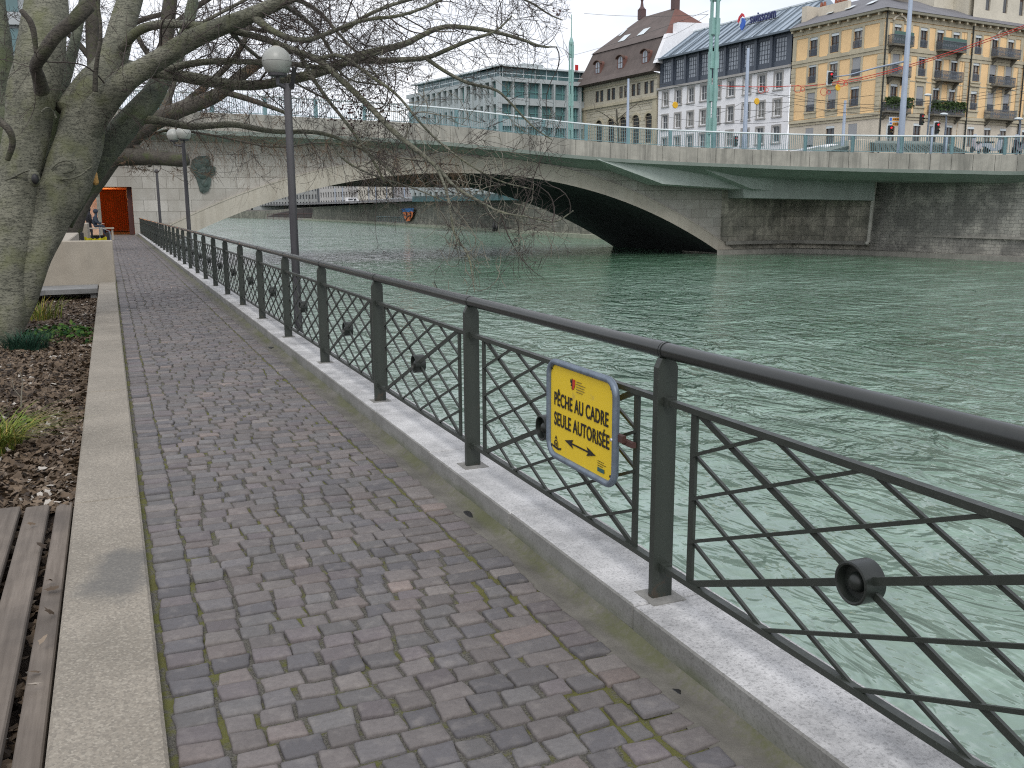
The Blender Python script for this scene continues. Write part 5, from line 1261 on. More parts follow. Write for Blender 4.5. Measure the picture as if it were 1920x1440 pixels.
# ---- left-bank building glimpsed through the trunks
lb = empty('teal_left_building', (-12, 110, 6), 'pale teal and grey building glimpsed between the tree trunks', 'building')
m = MB()
for z in (8, 12, 16, 20, 24): m.box(-22, -4.5, 109.9, 112, z, z+1.2)
m.box(-22, -4.5, 110.5, 120, 5, 26); m.build('wall', weathered('pale_grey_panel', (.42, .45, .46), .1, .5, 5, .9, 0), lb)
m = MB()
for z in (9.3, 13.3, 17.3, 21.3):
    for x in np.arange(-21.5, -5, 2.2): m.box(x, x+1.6, 110.3, 110.6, z, z+2.4)
m.build('teal_glazing', MT['gblue'], lb)
# ---- buildings seen under the arch
for i, (px0, px1, D, z1, c_, lab) in enumerate([(380, 470, 560, 20, (.35, .30, .28), 'brownish houses farthest upstream at the left foot of the arch'), (474, 596, 480, 22, (.30, .31, .30), 'long grey building far upstream seen through the left of the arch'), (600, 672, 400, 24, (.45, .44, .42), 'grey-white apartment block seen through the left of the arch'), (672, 735, 360, 24, (.55, .52, .45), 'cream building with tall windows seen under the arch'), (740, 800, 320, 23, (.34, .33, .33), 'grey house front seen under the middle of the arch'), (802, 900, 270, 21, (.50, .49, .46), 'pale street building seen under the arch crown')]):
    a = at_d(px0, 388, D); b = at_d(px1, 388, D*.93); U_ = (b-a)[:2]; Ln = float(np.linalg.norm(U_)); U_ /= Ln
    fr = lambda u, o, z, a=a, U_=U_: (a[0]+U_[0]*u+U_[1]*o, a[1]+U_[1]*u-U_[0]*o, z)
    e = empty('quay_house', (a[0], a[1], 2), lab, 'building')
    cols = np.arange(1.5, Ln-1, 2.4); hl = [(q-.6, q+.6, z, z+2.1) for q in cols for z in (3.2, 6.6, 10.2, 13.8)]
    m = MB(fr); wall_holes(m, 0, Ln, 1.5, z1, hl, .3); m.build('wall', weathered('quay_render', c_, .12, .3, 3, .9, 0), e)
    m = MB(fr); m.box(0, Ln, -8, -.32, 1.5, z1); m.build('interior', MT['gdark'], e)
    m = MB(fr); m.box(-.3, Ln+.3, -8, .5, z1, z1+.6); m.build('roof', SLATE, e)
m = MB(); hp = []
for i in range(60):
    px_ = 300+i*14; q = at_d(px_, 388, 900); hp.append((q[0], q[1], 3+9*abs(sin(i*.31))+4*abs(sin(i*.83+1))+(6 if px_ < 640 else 14)))
for a, b in zip(hp[:-1], hp[1:]): m.quad((a[0], a[1], -6), (b[0], b[1], -6), b, a)
for a, b in zip(hp[:-1], hp[1:]): m.quad(a, b, (b[0], b[1]+120, b[2]+4), (a[0], a[1]+120, a[2]+4))
tag(m.build('wooded_hill', weathered('distant_trees', (.16, .155, .14), .4, .05, .6, .95, 0)), kind='structure')
# vans and quay fence under the arch
def van(px, py, D, mat, label, L_=5.2, H_=2.3):
    q = at_d(px, py, D); q[2] = 3.42; e = empty('parked_van', q, label, 'van'); a = radians(-20)
    fr = lambda u, o, z: (q[0]+cos(a)*u-sin(a)*o, q[1]+sin(a)*u+cos(a)*o, q[2]+z)
    m = MB(fr); pr = [(0, .35), (L_, .35), (L_, 1.0), (L_-.5, 1.25), (L_-1.3, H_-.1), (L_-1.6, H_), (.15, H_), (0, H_-.2)]
    n_ = len(pr); m.add([(u, 0, z) for u, z in pr]+[(u, 1.9, z) for u, z in pr], [tuple(range(n_)), tuple(range(2*n_-1, n_-1, -1))]+[(i, (i+1) % n_, n_+(i+1) % n_, n_+i) for i in range(n_)]); m.build('body', mat, e)
    m = MB(fr); m.box(L_-2.3, L_-1.35, -.02, .02, 1.25, 1.95); m.box(1.0, 2.6, -.02, .02, 1.35, 1.95); m.build('window', MT['gdark'], e)
    for u in (.95, L_-1.0): m = MB(fr); m.lathe((0, 0, 0), [(.05, 0), (.34, 0), (.34, .2), (.05, .2)], 14, 'y') if False else m.lathe((u, -.03, .34), [(.05, 0), (.34, 0), (.34, .22), (.05, .22)], 14, 'y'); m.build('wheel', MT['black'], e)
WV = flat('van_white', (.75, .76, .78), .35); 
van(823, 372, 208, WV, 'white van parked on the far quay under the arch crown'); van(862, 368, 196, flat('van_silver', (.45, .48, .52), .3), 'silver van parked right of the white one under the arch'); van(648, 383, 330, WV, 'white van on the low landing left of the graffiti')
qf = empty('quay_fence', (66, 200, 3.4), 'thin pale fence along the top of the far quay', 'fence')
m = MB(); rng_ = []
for i in range(1, 4):
    (x0, y0), (x1, y1) = FQ[i], FQ[i+1]; n_ = int(math.hypot(x1-x0, y1-y0)/1.0)
    for t in np.arange(n_)/n_: x, y, z = x0+(x1-x0)*t+.5, y0+(y1-y0)*t, TOPZ[i]+(TOPZ[i+1]-TOPZ[i])*t; m.bar((x, y, z), (x, y, z+1.15), .07, .07, (1, 0, 0)); rng_.append((x, y, z))
m.build('fence_bars', MT['raillight'], qf)
m = MB(); 
for a, b in zip(rng_[:-1], rng_[1:]): m.bar((a[0], a[1], a[2]+1.15), (b[0], b[1], b[2]+1.15), .1, .1)
m.build('top_rail', MT['raillight'], qf)
for i, px_ in enumerate((617, 631, 679, 692, 712, 744, 863)):
    q = wallpt(px_, 381)+np.array([3., 2, 0]); m = MB(); m.tube([(q[0], q[1], 2.2), (q[0], q[1], 9)], .16, 6)
    tag(m.build('quay_pole', MT['polegrey']), 'slim grey pole standing on the far quay under the arch', 'pole', 'poles on the far quay')
# dark landing roof at water level on the far side
lr_ = empty('landing_shed', at_z(580, 411, W), 'low dark brown boat shed roof at the far waterline', 'shed')
a, b = at_z(500, 411, W), at_z(640, 414.5, W); c_ = at_z(655, 414, W)
m = MB(); up = lambda q, h: q+zz*h
m.prism([up(a, .9), up(b, 1.2), up(b+(b-a)*.02, 3.2), up(a+(b-a)*.75, 4.3), up(a+(b-a)*.55, 4.6), up(a+(b-a)*.2, 2.7)], (3, 20, 0)); m.build('roof', flat('shed_brown', (.05, .04, .038), .8), lr_)
m = MB(); m.prism([a, b+(b-a)*.15, up(b+(b-a)*.15, .9), up(a, .9)], (3, 20, 0)); m.build('base', MT['ledge'], lr_)
m = MB(); 
for t in np.linspace(.02, 1, 12): q = a+(b-a)*t; m.bar(q, up(q, 2.2), .2, .2, (1, 0, 0))
m.bar(up(a, 2.2), up(b, 2.6), .2, .25); m.build('pile_fender', flat('shed_rust', (.09, .05, .045), .8), lr_)

# ================================================================== STREET FURNITURE ON THE RIGHT BANK
def mast(px, D, ztop, w, label):
    q = at_d(px, 388, D); e = empty('cable_mast', (q[0], q[1], BZ), label, 'mast')
    m = MB()
    for ox, oy in ((-w*.36, 0), (w*.36, 0), (0, -w*.42)):
        m.add([(q[0]+ox+sx*w*.15*k, q[1]+oy+sy*w*.15*k, z) for z, k in ((BZ, 1.15), (ztop, .8)) for sx, sy in ((-1, -1), (1, -1), (1, 1), (-1, 1))], [(0, 1, 5, 4), (1, 2, 6, 5), (2, 3, 7, 6), (3, 0, 4, 7), (4, 5, 6, 7)])
    m.build('column', MT['teal'], e)
    n_ = int((ztop-BZ)/3)
    for k in range(n_+1): z = BZ+1.2+k*3; m = MB(); m.box(q[0]-w*.48, q[0]+w*.48, q[1]-w*.3, q[1]+w*.25, z, z+1.5); m.build('tie_plate', MT['teal'], e)
    m = MB(); m.lathe((q[0], q[1], ztop), [(w*.5, -.2), (w*.52, .1), (w*.3, .5), (.07, .8), (.05, 3.4), (.02, 3.5)], 10); m.build('cap', MT['teal'], e)
    return q
M1 = mast(1328, 90, 20.9, .93, 'large teal cable mast standing in front of the white building')
M2 = mast(1069, 122, 22.3, .62, 'smaller teal cable mast in front of the brown-roofed building')
def pole(px0, D, z1, r0, r1, label, mat=None):
    q = at_d(px0, 388, D); m = MB(); m.tube([(q[0], q[1], BZ), (q[0], q[1], BZ+2.5), (q[0], q[1], z1)], [r0*1.1, r0, r1], 12)
    e = empty('utility_pole', (q[0], q[1], BZ), label, 'pole'); m.build('shaft', mat or MT['polegrey'], e, smooth=True)
    return q, e
q, e = pole(1174, 100, 15.0, .20, .10, 'short grey pole before the arched windows'); P1 = q
q, e = pole(1391, 92, 16.7, .24, .13, 'grey tapered pole in front of the white building'); P2 = q
q, e = pole(1573, 90, 11.6, .17, .12, 'short grey pole before the left face of the yellow building'); P3 = q
q4, e4 = pole(1680, 84, 24.5, .30, .13, 'tall tapered grey pole carrying a signal arm and direction signs'); P4 = q4
q, e = pole(1737, 84, 8.6, .11, .09, 'thin grey post right of the direction signs')
q, e = pole(1765, 86, 8.0, .09, .08, 'thin grey post with a signal beside it')
def sigbox(c, label, lit=True, back=True):
    e = empty('traffic_light', c, label, 'traffic light'); m = MB(); x, y, z = c
    m.cbox(x-.17, x+.17, y-.12, y+.12, z-.5, z+.5, .02); m.build('housing', MT['black'], e)
    if back: m = MB(); m.box(x-.32, x+.32, y+.125, y+.145, z-.62, z+.62); m.build('backboard', MT['raillight'], e)
    for k, (dz_, cc, s_) in enumerate(((.32, (.9, .02, .03), 3.0), (0, (.12, .08, .01), 0), (-.32, (.01, .05, .03), 0))):
        m = MB(); m.lathe((x, y-.125, z+dz_), [(.11, .0), (.10, -.012), (.03, -.02)], 12, 'y')
        m.build('lamp_lens', emis('lens_red', cc, 1.2) if (k == 0 and lit) else flat('lens_dark', cc, .3), e)
        m = MB()
        for a0 in np.linspace(.1, pi-.1, 7)[:-1]:
            a1 = a0+(pi-.2)/6; m.add([(x+.13*cos(a0), y-.12, z+dz_+.13*sin(a0)), (x+.13*cos(a1), y-.12, z+dz_+.13*sin(a1)), (x+.13*cos(a1), y-.27, z+dz_+.12*sin(a1)), (x+.13*cos(a0), y-.27, z+dz_+.12*sin(a0))], [(0, 1, 2, 3)])
        m.build('visor', MT['black'], e)
    return e
# signal hung on the long arm
cA = at_d(1557, 146, 84); sigbox(tuple(cA), 'traffic light with red lit hanging over the street from the pole arm')
m = MB(); a = np.array([P4[0], P4[1], at_d(1690, 122, 84)[2]]); b = np.array([cA[0]+.35, cA[1]+.2, cA[2]+.1]); b2 = at_d(1590, 141, 84)
m.tube([a, (a+b2)/2+zz*.05, b2, b], [.09, .07, .06, .05], 8); m.build('signal_arm', MT['polegrey'], e4, smooth=True)
for i, (px_, py_, D, lab) in enumerate([(1379, 265, 90, 'dark signal head beside the foot of the white-building pole'), (1394, 266, 91, 'second dark signal head right of the same pole foot'), (1669, 246, 83, 'red-lit traffic light under the direction signs'), (1757, 240, 85, 'red-lit traffic light on the thin post'), (1728, 224, 84, 'dark signal seen from behind on a thin post')]):
    c = at_d(px_, py_, D); sigbox(tuple(c), lab, lit=i in (2, 3), back=i in (2, 3))
    if i == 3: m = MB(); m.tube([c, (c[0]+.35, c[1]+.2, c[2])], .04, 6)
# direction signs on the pole
for i, (px0, px1, py_, lab) in enumerate([(1667, 1691, 223.5, 'upper white arrow-shaped direction sign with orange panel on the tall pole'), (1667, 1689, 232.5, 'lower white direction sign with orange panel on the tall pole')]):
    a, b = at_d(px0, py_, 83.4), at_d(px1, py_, 83.4); d = (b-a); Lg = np.linalg.norm(d); d /= Lg; h = .20
    e = empty('direction_sign', a, lab, 'sign'); F_ = lambda u, z, o=0.: tuple(a+d*u+zz*z+np.array([-.3, -.95, 0])*o)
    m = MB(); m.prism([F_(0, -h), F_(Lg-.2, -h), F_(Lg, 0), F_(Lg-.2, h), F_(0, h)], np.array([.02, .05, 0])); m.build('board', MT['raillight'], e)
    m = MB(); m.quad(F_(.30, -h*.7, .01), F_(Lg-.25, -h*.7, .01), F_(Lg-.25, h*.7, .01), F_(.30, h*.7, .01)); m.build('orange_panel', flat('sign_orange', (.75, .32, .03), .5), e)
    m = MB(); m.quad(F_(.05, -h*.7, .01), F_(.25, -h*.7, .01), F_(.25, h*.7, .01), F_(.05, h*.7, .01)); m.build('blue_panel', flat('sign_blue', (.05, .15, .5), .5), e)
    m = MB()
    for k in range(4): u = .38+k*.15; m.quad(F_(u, -h*.28, .02), F_(u+.1, -h*.28, .02), F_(u+.1, h*.28, .02), F_(u, h*.28, .02))
    m.build('text_marks', MT['iron2'], e)
# overhead wires
def wire(pts, sag=.25, r=.018):
    m = MB(); P_ = [np.array(p, float) for p in pts]
    for a, b in zip(P_[:-1], P_[1:]):
        m.tube([a+(b-a)*t-zz*sag*4*t*(1-t) for t in np.linspace(0, 1, 9)], r, 4, False)
    return m
wl = [([(1069, 105, 122), (1328, 20, 90)], 'upper cable from the small mast to the large mast'), ([(1095, 25, 110), (1328, 27, 90)], 'thin cable above the brown roof'), ([(1240, 74, 118), (1328, 27, 90)], 'stay cable from the white building to the mast top'),
      ([(1176, 152, 100), (1391, 160, 92), (1573, 196, 90), (1680, 200, 84), (1990, 150, 70)], 'tram cable strung at the height of the first floor windows'), ([(1232, 185, 105), (1391, 205, 92), (1573, 205, 90), (1920, 160, 75)], 'second tram cable below the first'), ([(1232, 215, 105), (1391, 232, 92), (1573, 212, 90), (1700, 190, 84), (1920, 175, 75)], 'third tram cable lower down'),
      ([(1328, 155, 90), (1391, 168, 92), (1490, 178, 91), (1640, 196, 86)], 'contact wire between the large mast and yellow building'), ([(1328, 215, 90), (1391, 192, 92), (1640, 178, 86)], 'crossing span wire above the tram stop'), ([(1328, 235, 90), (1490, 195, 91), (1660, 215, 86), (1920, 188, 75)], 'lowest span wire near the direction signs')]
for pts, lab in wl: tag(wire([at_d(*p) for p in pts]).build('overhead_wire', MT['iron2']), lab, 'wire')
REDW = flat('garland_red', (.55, .045, .03), .6)
m = wire([at_d(*p) for p in [(1335, 160, 91), (1490, 161, 91), (1560, 155, 86), (1690, 126, 84), (1925, 46, 72)]], .12, .035)
for o_ in (.16,): m2 = wire([at_d(*p)+zz*-.16 for p in [(1560, 155, 86), (1690, 126, 84), (1925, 46, 72)]], .16, .03); m.add(m2.v, m2.f)
gr = m.build('light_garland', REDW); tag(gr, 'long red rope-light garland swinging across the street to the right', 'garland')
for (px_, py_) in ((1428, 168), (1496, 167), (1545, 172), (1577, 156)):
    m = MB(); c = at_d(px_, py_, 88)
    for r_, o2 in ((.34, 0), (.2, .55)):
        P_ = [c+np.array([r_*cos(a)*.9+o2, -r_*cos(a)*.4, r_*sin(a)]) for a in np.linspace(0, 2*pi, 13)]; m.tube(P_, .03, 4, False)
    m.build('garland_ornament', REDW, gr)
for px_, py_, lab in ((1266, 197, 'yellow hanging disc before the left part of the white building'), (1419, 190, 'yellow hanging signal before the right part of the white building'), (1571, 164, 'yellow hanging disc right of the hanging traffic light')):
    c = at_d(px_, py_, 91); e = empty('hanging_disc', c, lab, 'disc'); m = MB(); m.lathe(tuple(c), [(.30, -.05), (.34, 0), (.30, .05)], 8, 'y'); m.build('disc', flat('disc_yellow', (.72, .42, .02), .5), e)
    m = MB(); m.tube([c+zz*.3, c+zz*.9], .02, 4); m.build('hanger', MT['iron2'], e)
# bus behind the parapet
q = at_d(1420, 283, 96); q[2] = BZ
bz_ = 5.05
b0 = at_d(1548, 275, 90); b1 = at_d(1432, 283, 108); ztop_ = b0[2]+.25
d = (b1-b0); d[2] = 0; Lb = float(np.linalg.norm(d)); d /= Lb; nrm = np.array([-d[1], d[0], 0]); nrm = nrm if nrm[1] < 0 else -nrm
base = np.array([b0[0], b0[1], ztop_-3.0]); fb = lambda u, o, z: tuple(base+d*u+nrm*(-o)+zz*z)
bs = empty('city_bus', base, 'white city bus with orange destination display behind the bridge parapet', 'bus')
m = MB(fb); m.cbox(0, Lb, -2.5, 0, .35, 3.0, .18); m.build('body', flat('bus_white', (.78, .79, .80), .3), bs)
m = MB(fb); m.box(.8, Lb-.5, .0, .02, 1.3, 2.5); m.box(-.02, 0, -2.3, -.2, 1.2, 2.45); m.build('window_band', MT['gdark'], bs)
m = MB(fb); m.box(-.04, -.015, -2.2, -.4, 2.5, 2.85); dp = m.build('destination_display', MT['black'], bs)
m = MB(fb)
for k in range(6): m.box(-.06, -.045, -2.1+k*.26, -1.93+k*.26, 2.57, 2.78)
m.build('display_text', emis('display_orange', (1, .25, .03), 1.0), dp)
for u in (2, Lb-3): m = MB(fb); m.lathe((u, .03, .45), [(.1, 0), (.45, 0), (.45, -.25), (.1, -.25)], 16, 'y'); m.build('wheel', MT['black'], bs)
# scooters parked by the far parapet
def scooter(px, py, D, mat, label, flip=1):
    c = at_d(px, py, D); e = empty('scooter', c, label, 'scooter')
    fr = lambda u, o, z: (c[0]+u*flip*.92, c[1]+o-u*.3, c[2]+z)
    m = MB(fr); pr = [(-.85, .55), (-.8, .8), (-.35, .78), (-.2, .45), (.25, .38), (.45, 1.05), (.55, 1.05), (.5, .35), (.2, .22), (-.3, .22)]
    n_ = len(pr); m.add([(u, -.16, z) for u, z in pr]+[(u, .16, z) for u, z in pr], [tuple(range(n_)), tuple(range(2*n_-1, n_-1, -1))]+[(i, (i+1) % n_, n_+(i+1) % n_, n_+i) for i in range(n_)]); m.build('body', mat, e)
    m = MB(fr); m.box(-.75, -.1, -.15, .15, .80, .92); m.build('seat', MT['black'], e)
    m = MB(fr); m.tube([(.5, 0, 1.0), (.48, 0, 1.2), (.40, -.3, 1.24)], .03, 6); m.tube([(.48, 0, 1.2), (.40, .3, 1.24)], .03, 6); m.build('handlebar', MT['black'], e)
    for u in (-.6, .72): m = MB(fr); m.lathe((u, .07, .26), [(.1, 0), (.26, 0), (.26, -.14), (.1, -.14)], 14, 'y'); m.build('wheel', MT['black'], e)
    m = MB(fr); m.add([(.5, -.15, 1.05), (.5, .15, 1.05), (.35, .15, 1.45), (.35, -.15, 1.45)], [(0, 1, 2, 3)]); m.build('windshield', MT['gsky'], e)
scooter(1829, 288, 72, flat('scooter_red_white', (.5, .45, .47), .3), 'pale red-fronted scooter parked leftmost behind the parapet', -1)
scooter(1862, 288.5, 71.5, flat('scooter_silver', (.35, .38, .42), .3), 'silver and dark scooter parked between the other two')
scooter(1907, 289, 70.5, flat('scooter_dark', (.06, .05, .07), .3), 'dark scooter with windshield parked at the right edge', -1)
# low kiosk roofs
for i, (pts, D, lab) in enumerate([([(1540, 286), (1614, 268), (1617, 286)], 88, 'small sloping grey-green canopy roof left of the kiosk'), ([(1645, 284), (1640, 268), (1780, 270), (1822, 287)], 86, 'long low grey-green kiosk roof behind the parapet')]):
    e = empty('kiosk', at_d(pts[0][0], 290, D), lab, 'kiosk'); P_ = [at_d(*p, D) for p in pts]
    m = MB(); m.prism(P_, (1.2, 3.6, .5)); m.build('roof', weathered('copper_roof', (.17, .20, .18), .15, .5, 6, .7, 0), e)
    m = MB(); a, b = P_[0], P_[-1]; n_ = 14 if i else 6
    for t in np.linspace(.05, .95, n_):
        q0 = a+(b-a)*t; 
        k = P_[1]+(P_[-2]-P_[1])*t if i else P_[1]; m.bar(q0+np.array([-.03, -.12, .0]), q0*.15+k*.85+np.array([-.03, -.12, 0]), .05, .05)
    m.build('roof_batten', MT['iron2'], e)
    m = MB(); zl = min(p[2] for p in P_); m.prism([np.array([a[0]+.3, a[1]+.5, BZ-.2]), np.array([b[0]-.3, b[1]+.5, BZ-.2]), np.array([b[0]-.3, b[1]+.5, zl]), np.array([a[0]+.3, a[1]+.5, zl])], (.8, 2.6, 0)); m.build('wall', MT['gdark'], e)
m = MB(); a = at_d(1626, 280, 87); m.cbox(a[0]-.9, a[0]+.9, a[1], a[1]+1.6, BZ-.2, a[2]+.9, .05); tag(m.build('service_box', CRM), 'square cream stone pier between the two kiosk roofs', 'pier')
# curved street lamp arms
for i, (px_, py_, D, lab) in enumerate([(1740, 178, 88, 'small pale street lamp head before the middle balconies'), (1770, 214, 84, 'pale curved lamp arm left of the kiosk roof end'), (1910, 223, 76, 'pale lamp on curved arm at the right edge')]):
    c = at_d(px_, py_, D); m = MB(); m.sphere(tuple(c), .28, 12, 8, (1.6, .8, .45)); e = empty('street_lamp', (c[0]+1.2, c[1]+1, BZ), lab, 'street lamp'); m.build('head', MT['raillight'], e, smooth=True)
    m = MB(); m.tube([c, c+np.array([.6, .3, .05]), c+np.array([1.0, .6, -.4]), (c[0]+1.1, c[1]+.8, BZ)], [.05, .06, .07, .1], 8); m.build('arm', MT['polegrey'], e, smooth=True)

# ================================================================== PEOPLE
def skin_person(name, joints, edges, radii, mat, parent):
    me = bpy.data.meshes.new(name); me.from_pydata(joints, edges, []); me.update()
    o = bpy.data.objects.new(name, me); COL.objects.link(o); o.parent = parent; o.matrix_parent_inverse = world_of(parent).inverted()
    sk = o.modifiers.new('skin', 'SKIN'); sub = o.modifiers.new('sub', 'SUBSURF'); sub.levels = 2; sub.render_levels = 2
    for i, r in enumerate(radii): me.skin_vertices[0].data[i].radius = (r, r*.85) if not hasattr(r, '__len__') else r
    me.skin_vertices[0].data[0].use_root = True
    me.materials.append(mat); return o
NAVYC = flat('navy_jacket', (.018, .028, .045), .8); BLK = flat('black_clothing', (.008, .008, .012), .85); SKN = flat('skin', (.45, .27, .19), .6); JN = flat('dark_trousers', (.03, .035, .05), .85)
def person(base, pose, jacket, trousers, label, face=0., hood=True):
    """base = point on ground or seat; pose 'sit' or 'stand'"""
    e = empty('person', base, label, 'person'); a = face
    def T(x, y, z): return (base[0]+x*cos(a)-y*sin(a), base[1]+x*sin(a)+y*cos(a), base[2]+z)   # +x is forward
    hz = .12 if pose == 'sit' else .92
    if pose == 'sit':
        J = [T(0, 0, hz), T(.05, 0, hz+.25), T(.10, 0, hz+.48), T(.13, 0, hz+.58), T(.15, 0, hz+.74),
             T(.07, .20, hz+.44), T(.15, .27, hz+.18), T(.38, .16, hz+.10), T(.07, -.20, hz+.44), T(.15, -.27, hz+.18), T(.38, -.14, hz+.10),
             T(.05, .10, hz-.02), T(.48, .13, hz-.02), T(.50, .13, hz-.45), T(.62, .14, hz-.50), T(.05, -.10, hz-.02), T(.48, -.13, hz-.02), T(.50, -.13, hz-.45), T(.62, -.14, hz-.50)]
    else:
        J = [T(0, 0, hz), T(.0, 0, hz+.25), T(.02, 0, hz+.48), T(.04, 0, hz+.60), T(.06, 0, hz+.76),
             T(.0, .21, hz+.45), T(.02, .27, hz+.18), T(.15, .24, hz-.04), T(.0, -.21, hz+.45), T(.02, -.27, hz+.18), T(.12, -.24, hz-.05),
             T(0, .10, hz-.05), T(.03, .11, hz-.46), T(-.02, .12, .06), T(.16, .13, .03), T(0, -.10, hz-.05), T(.08, -.11, hz-.46), T(.06, -.12, .06), T(.22, -.13, .03)]
    E_ = [(0, 1), (1, 2), (2, 3), (3, 4), (2, 5), (5, 6), (6, 7), (2, 8), (8, 9), (9, 10), (0, 11), (11, 12), (12, 13), (13, 14), (0, 15), (15, 16), (16, 17), (17, 18)]
    R_ = [.19, .20, .18, .075, .10, .095, .075, .042, .095, .075, .042, .10, .075, .05, .04, .10, .075, .05, .04]
    o = skin_person('body', J, E_, R_, jacket, e)
    h = Vector(J[4]); m = MB(); m.sphere(h+Vector((0, 0, .02)), .10, 16, 12, (1, .85, 1.18)); hd = m.build('head', SKN, e, smooth=True)
    m = MB(); fx = Vector((cos(a), sin(a), 0)); sd = Vector((-sin(a), cos(a), 0))
    m.sphere(h+fx*.10, .018, 8, 6); m.build('nose', SKN, hd, smooth=True)
    for s_ in (-1, 1): m = MB(); m.sphere(h+fx*.088+sd*.035*s_+Vector((0, 0, .03)), .011, 8, 6); m.build('eye', MT['black'], hd)
    m = MB(); q = h+fx*.088-Vector((0, 0, .05)); m.bar(q-sd*.022, q+sd*.022, .008, .008); m.build('mouth', flat('lips', (.3, .1, .09), .6), hd)
    m = MB(); m.sphere(h-fx*.03+Vector((0, 0, .045)), .132, 16, 12, (1, .95, 1.12)); m.build('hood' if hood else 'hair', jacket if hood else BLK, e, smooth=True)
    for k in (7, 10):
        c = Vector(J[k]); m = MB(); m.sphere(c+fx*.05, .042, 10, 8, (1.1, .8, .5)); hn = m.build('hand', SKN, e, smooth=True)
        for f_ in range(5):
            off = sd*((f_-2)*.018); m = MB(); b_ = c+fx*(.085 if f_ else .05)+off*(1 if f_ else 2.2); m.tube([b_, b_+fx*(.035+.008*(f_ in (2, 3))), b_+fx*(.05)-Vector((0, 0, .025))], [.009, .008, .006], 6); m.build('finger', SKN, hn, smooth=True)
    return e
# bench for the seated person
q = at_d(181, 427, 52); zs = q[2]
m = MB(); m.cbox(q[0]-.5, q[0]+.9, q[1]-.3, q[1]+.3, zs-.07, zs, .01); m.box(q[0]-.45, q[0]-.35, q[1]-.2, q[1]+.2, -.2, zs-.07); m.box(q[0]+.75, q[0]+.85, q[1]-.2, q[1]+.2, -.2, zs-.07)
tag(m.build('low_bench', MT['block']), 'pale low bench under the seated person in navy', 'bench')
person((q[0]-.10, q[1], zs), 'sit', NAVYC, JN, 'person in a navy hooded jacket sitting hunched by the tunnel entrance', face=-.15)
q2 = at_d(170, 436, 55); person((q2[0]-.05, q2[1], 0.0), 'stand', BLK, BLK, 'person in black standing partly behind the leaning tree trunk', face=.4, hood=False)
# handrail by the seat
m = MB(); a = at_d(186, 426, 46); b = at_d(206, 434, 34); m.tube([a-zz*.8, a, b, b-zz*.7], .018, 6); tag(m.build('hand_rail', MT['galv']), 'thin pale metal handrail between the blocks and the path', 'handrail')

# ================================================================== TREES
def chaikin(P_, k=2):
    for _ in range(k):
        Q = [P_[0]]
        for a, b in zip(P_[:-1], P_[1:]): Q += [a*.75+b*.25, a*.25+b*.75]
        Q.append(P_[-1]); P_ = Q
    return P_
def limb(pts):
    """pts: (px, py, distance, half width in photo pixels) of the limb's centre line -> 3D path with radii"""
    P_ = [np.array([*at_d(x, y, D), r*D/FPX]) for x, y, D, r in pts]; P_ = chaikin(P_, 2); return [p[:3] for p in P_], [p[3] for p in P_]
class Twigs:
    def __init__(s): s.V = []; s.F = []; s.n = 0
    def seg(s, P_, R_, n=3):
        k = s.n; m = len(P_)
        P_ = np.array(P_); T = np.gradient(P_, axis=0); T /= np.linalg.norm(T, axis=1)[:, None]+1e-9
        ref = np.array([.3, .2, .93]); A = np.cross(T, ref); A /= np.linalg.norm(A, axis=1)[:, None]+1e-9; B = np.cross(A, T)
        for j in range(n):
            w = 2*pi*j/n; s.V.append(P_+np.array(R_)[:, None]*(A*cos(w)+B*sin(w)))
        # vertex id of ring i, side j = k + j*m + i
        for j in range(n):
            j2 = (j+1) % n
            s.F += [(k+j*m+i, k+j2*m+i, k+j2*m+i+1, k+j*m+i+1) for i in range(m-1)]
        s.n += n*m
    def build(s, name, mat, parent):
        me = bpy.data.meshes.new(name); me.from_pydata(np.concatenate(s.V).tolist(), [], s.F); me.update(); me.materials.append(mat)
        me.polygons.foreach_set('use_smooth', [True]*len(me.polygons))
        o = link(name, me)
        if parent is not None: o.parent = parent; o.matrix_parent_inverse = world_of(parent).inverted()
        return o
def unit(v): return v/(np.linalg.norm(v)+1e-9)
def twig(tw, p, d, L_, r, lvl, droop, curl, bias=None, keep=None, kids=(5, 4), step=.1, rmin=.0028):
    n = max(4, int(L_/step)); st = L_/n; P_ = [p]; R_ = [r]; ax = unit(rng.normal(size=3)); cv = rng.normal()*curl
    for i in range(n):
        t = i/n
        if i % 5 == 0: cv = .6*cv+rng.normal()*curl; ax = unit(ax+rng.normal(size=3)*.5)
        d = unit(d+np.cross(ax, d)*cv*st+np.array([0, 0, -droop*st])+rng.normal(size=3)*.07+(bias*st if bias is not None else 0)); 
        if t > .7 and droop > 0: d = unit(d+np.array([0, 0, droop*st*2.2]))
        p = p+d*st; P_.append(p); R_.append(max(r*(1-.8*(i+1)/n), rmin))
    if keep is not None and not keep(P_[-1]): return
    tw.seg(P_, R_, 4 if r > .008 else 3)
    if lvl > 0:
        for k in range(rng.poisson(kids[lvl-1] if lvl-1 < len(kids) else 4)):
            i = int(rng.integers(1, n)); q = P_[i]; dd = unit(P_[min(i+1, n)]-P_[i-1]); sd = unit(np.cross(dd, rng.normal(size=3)))
            twig(tw, q, unit(dd*rng.uniform(.3, 1.)+sd*rng.uniform(.5, 1.0)), L_*rng.uniform(.3, .62), max(R_[i]*.62, rmin), lvl-1, droop, curl, bias, keep, kids, step, rmin)
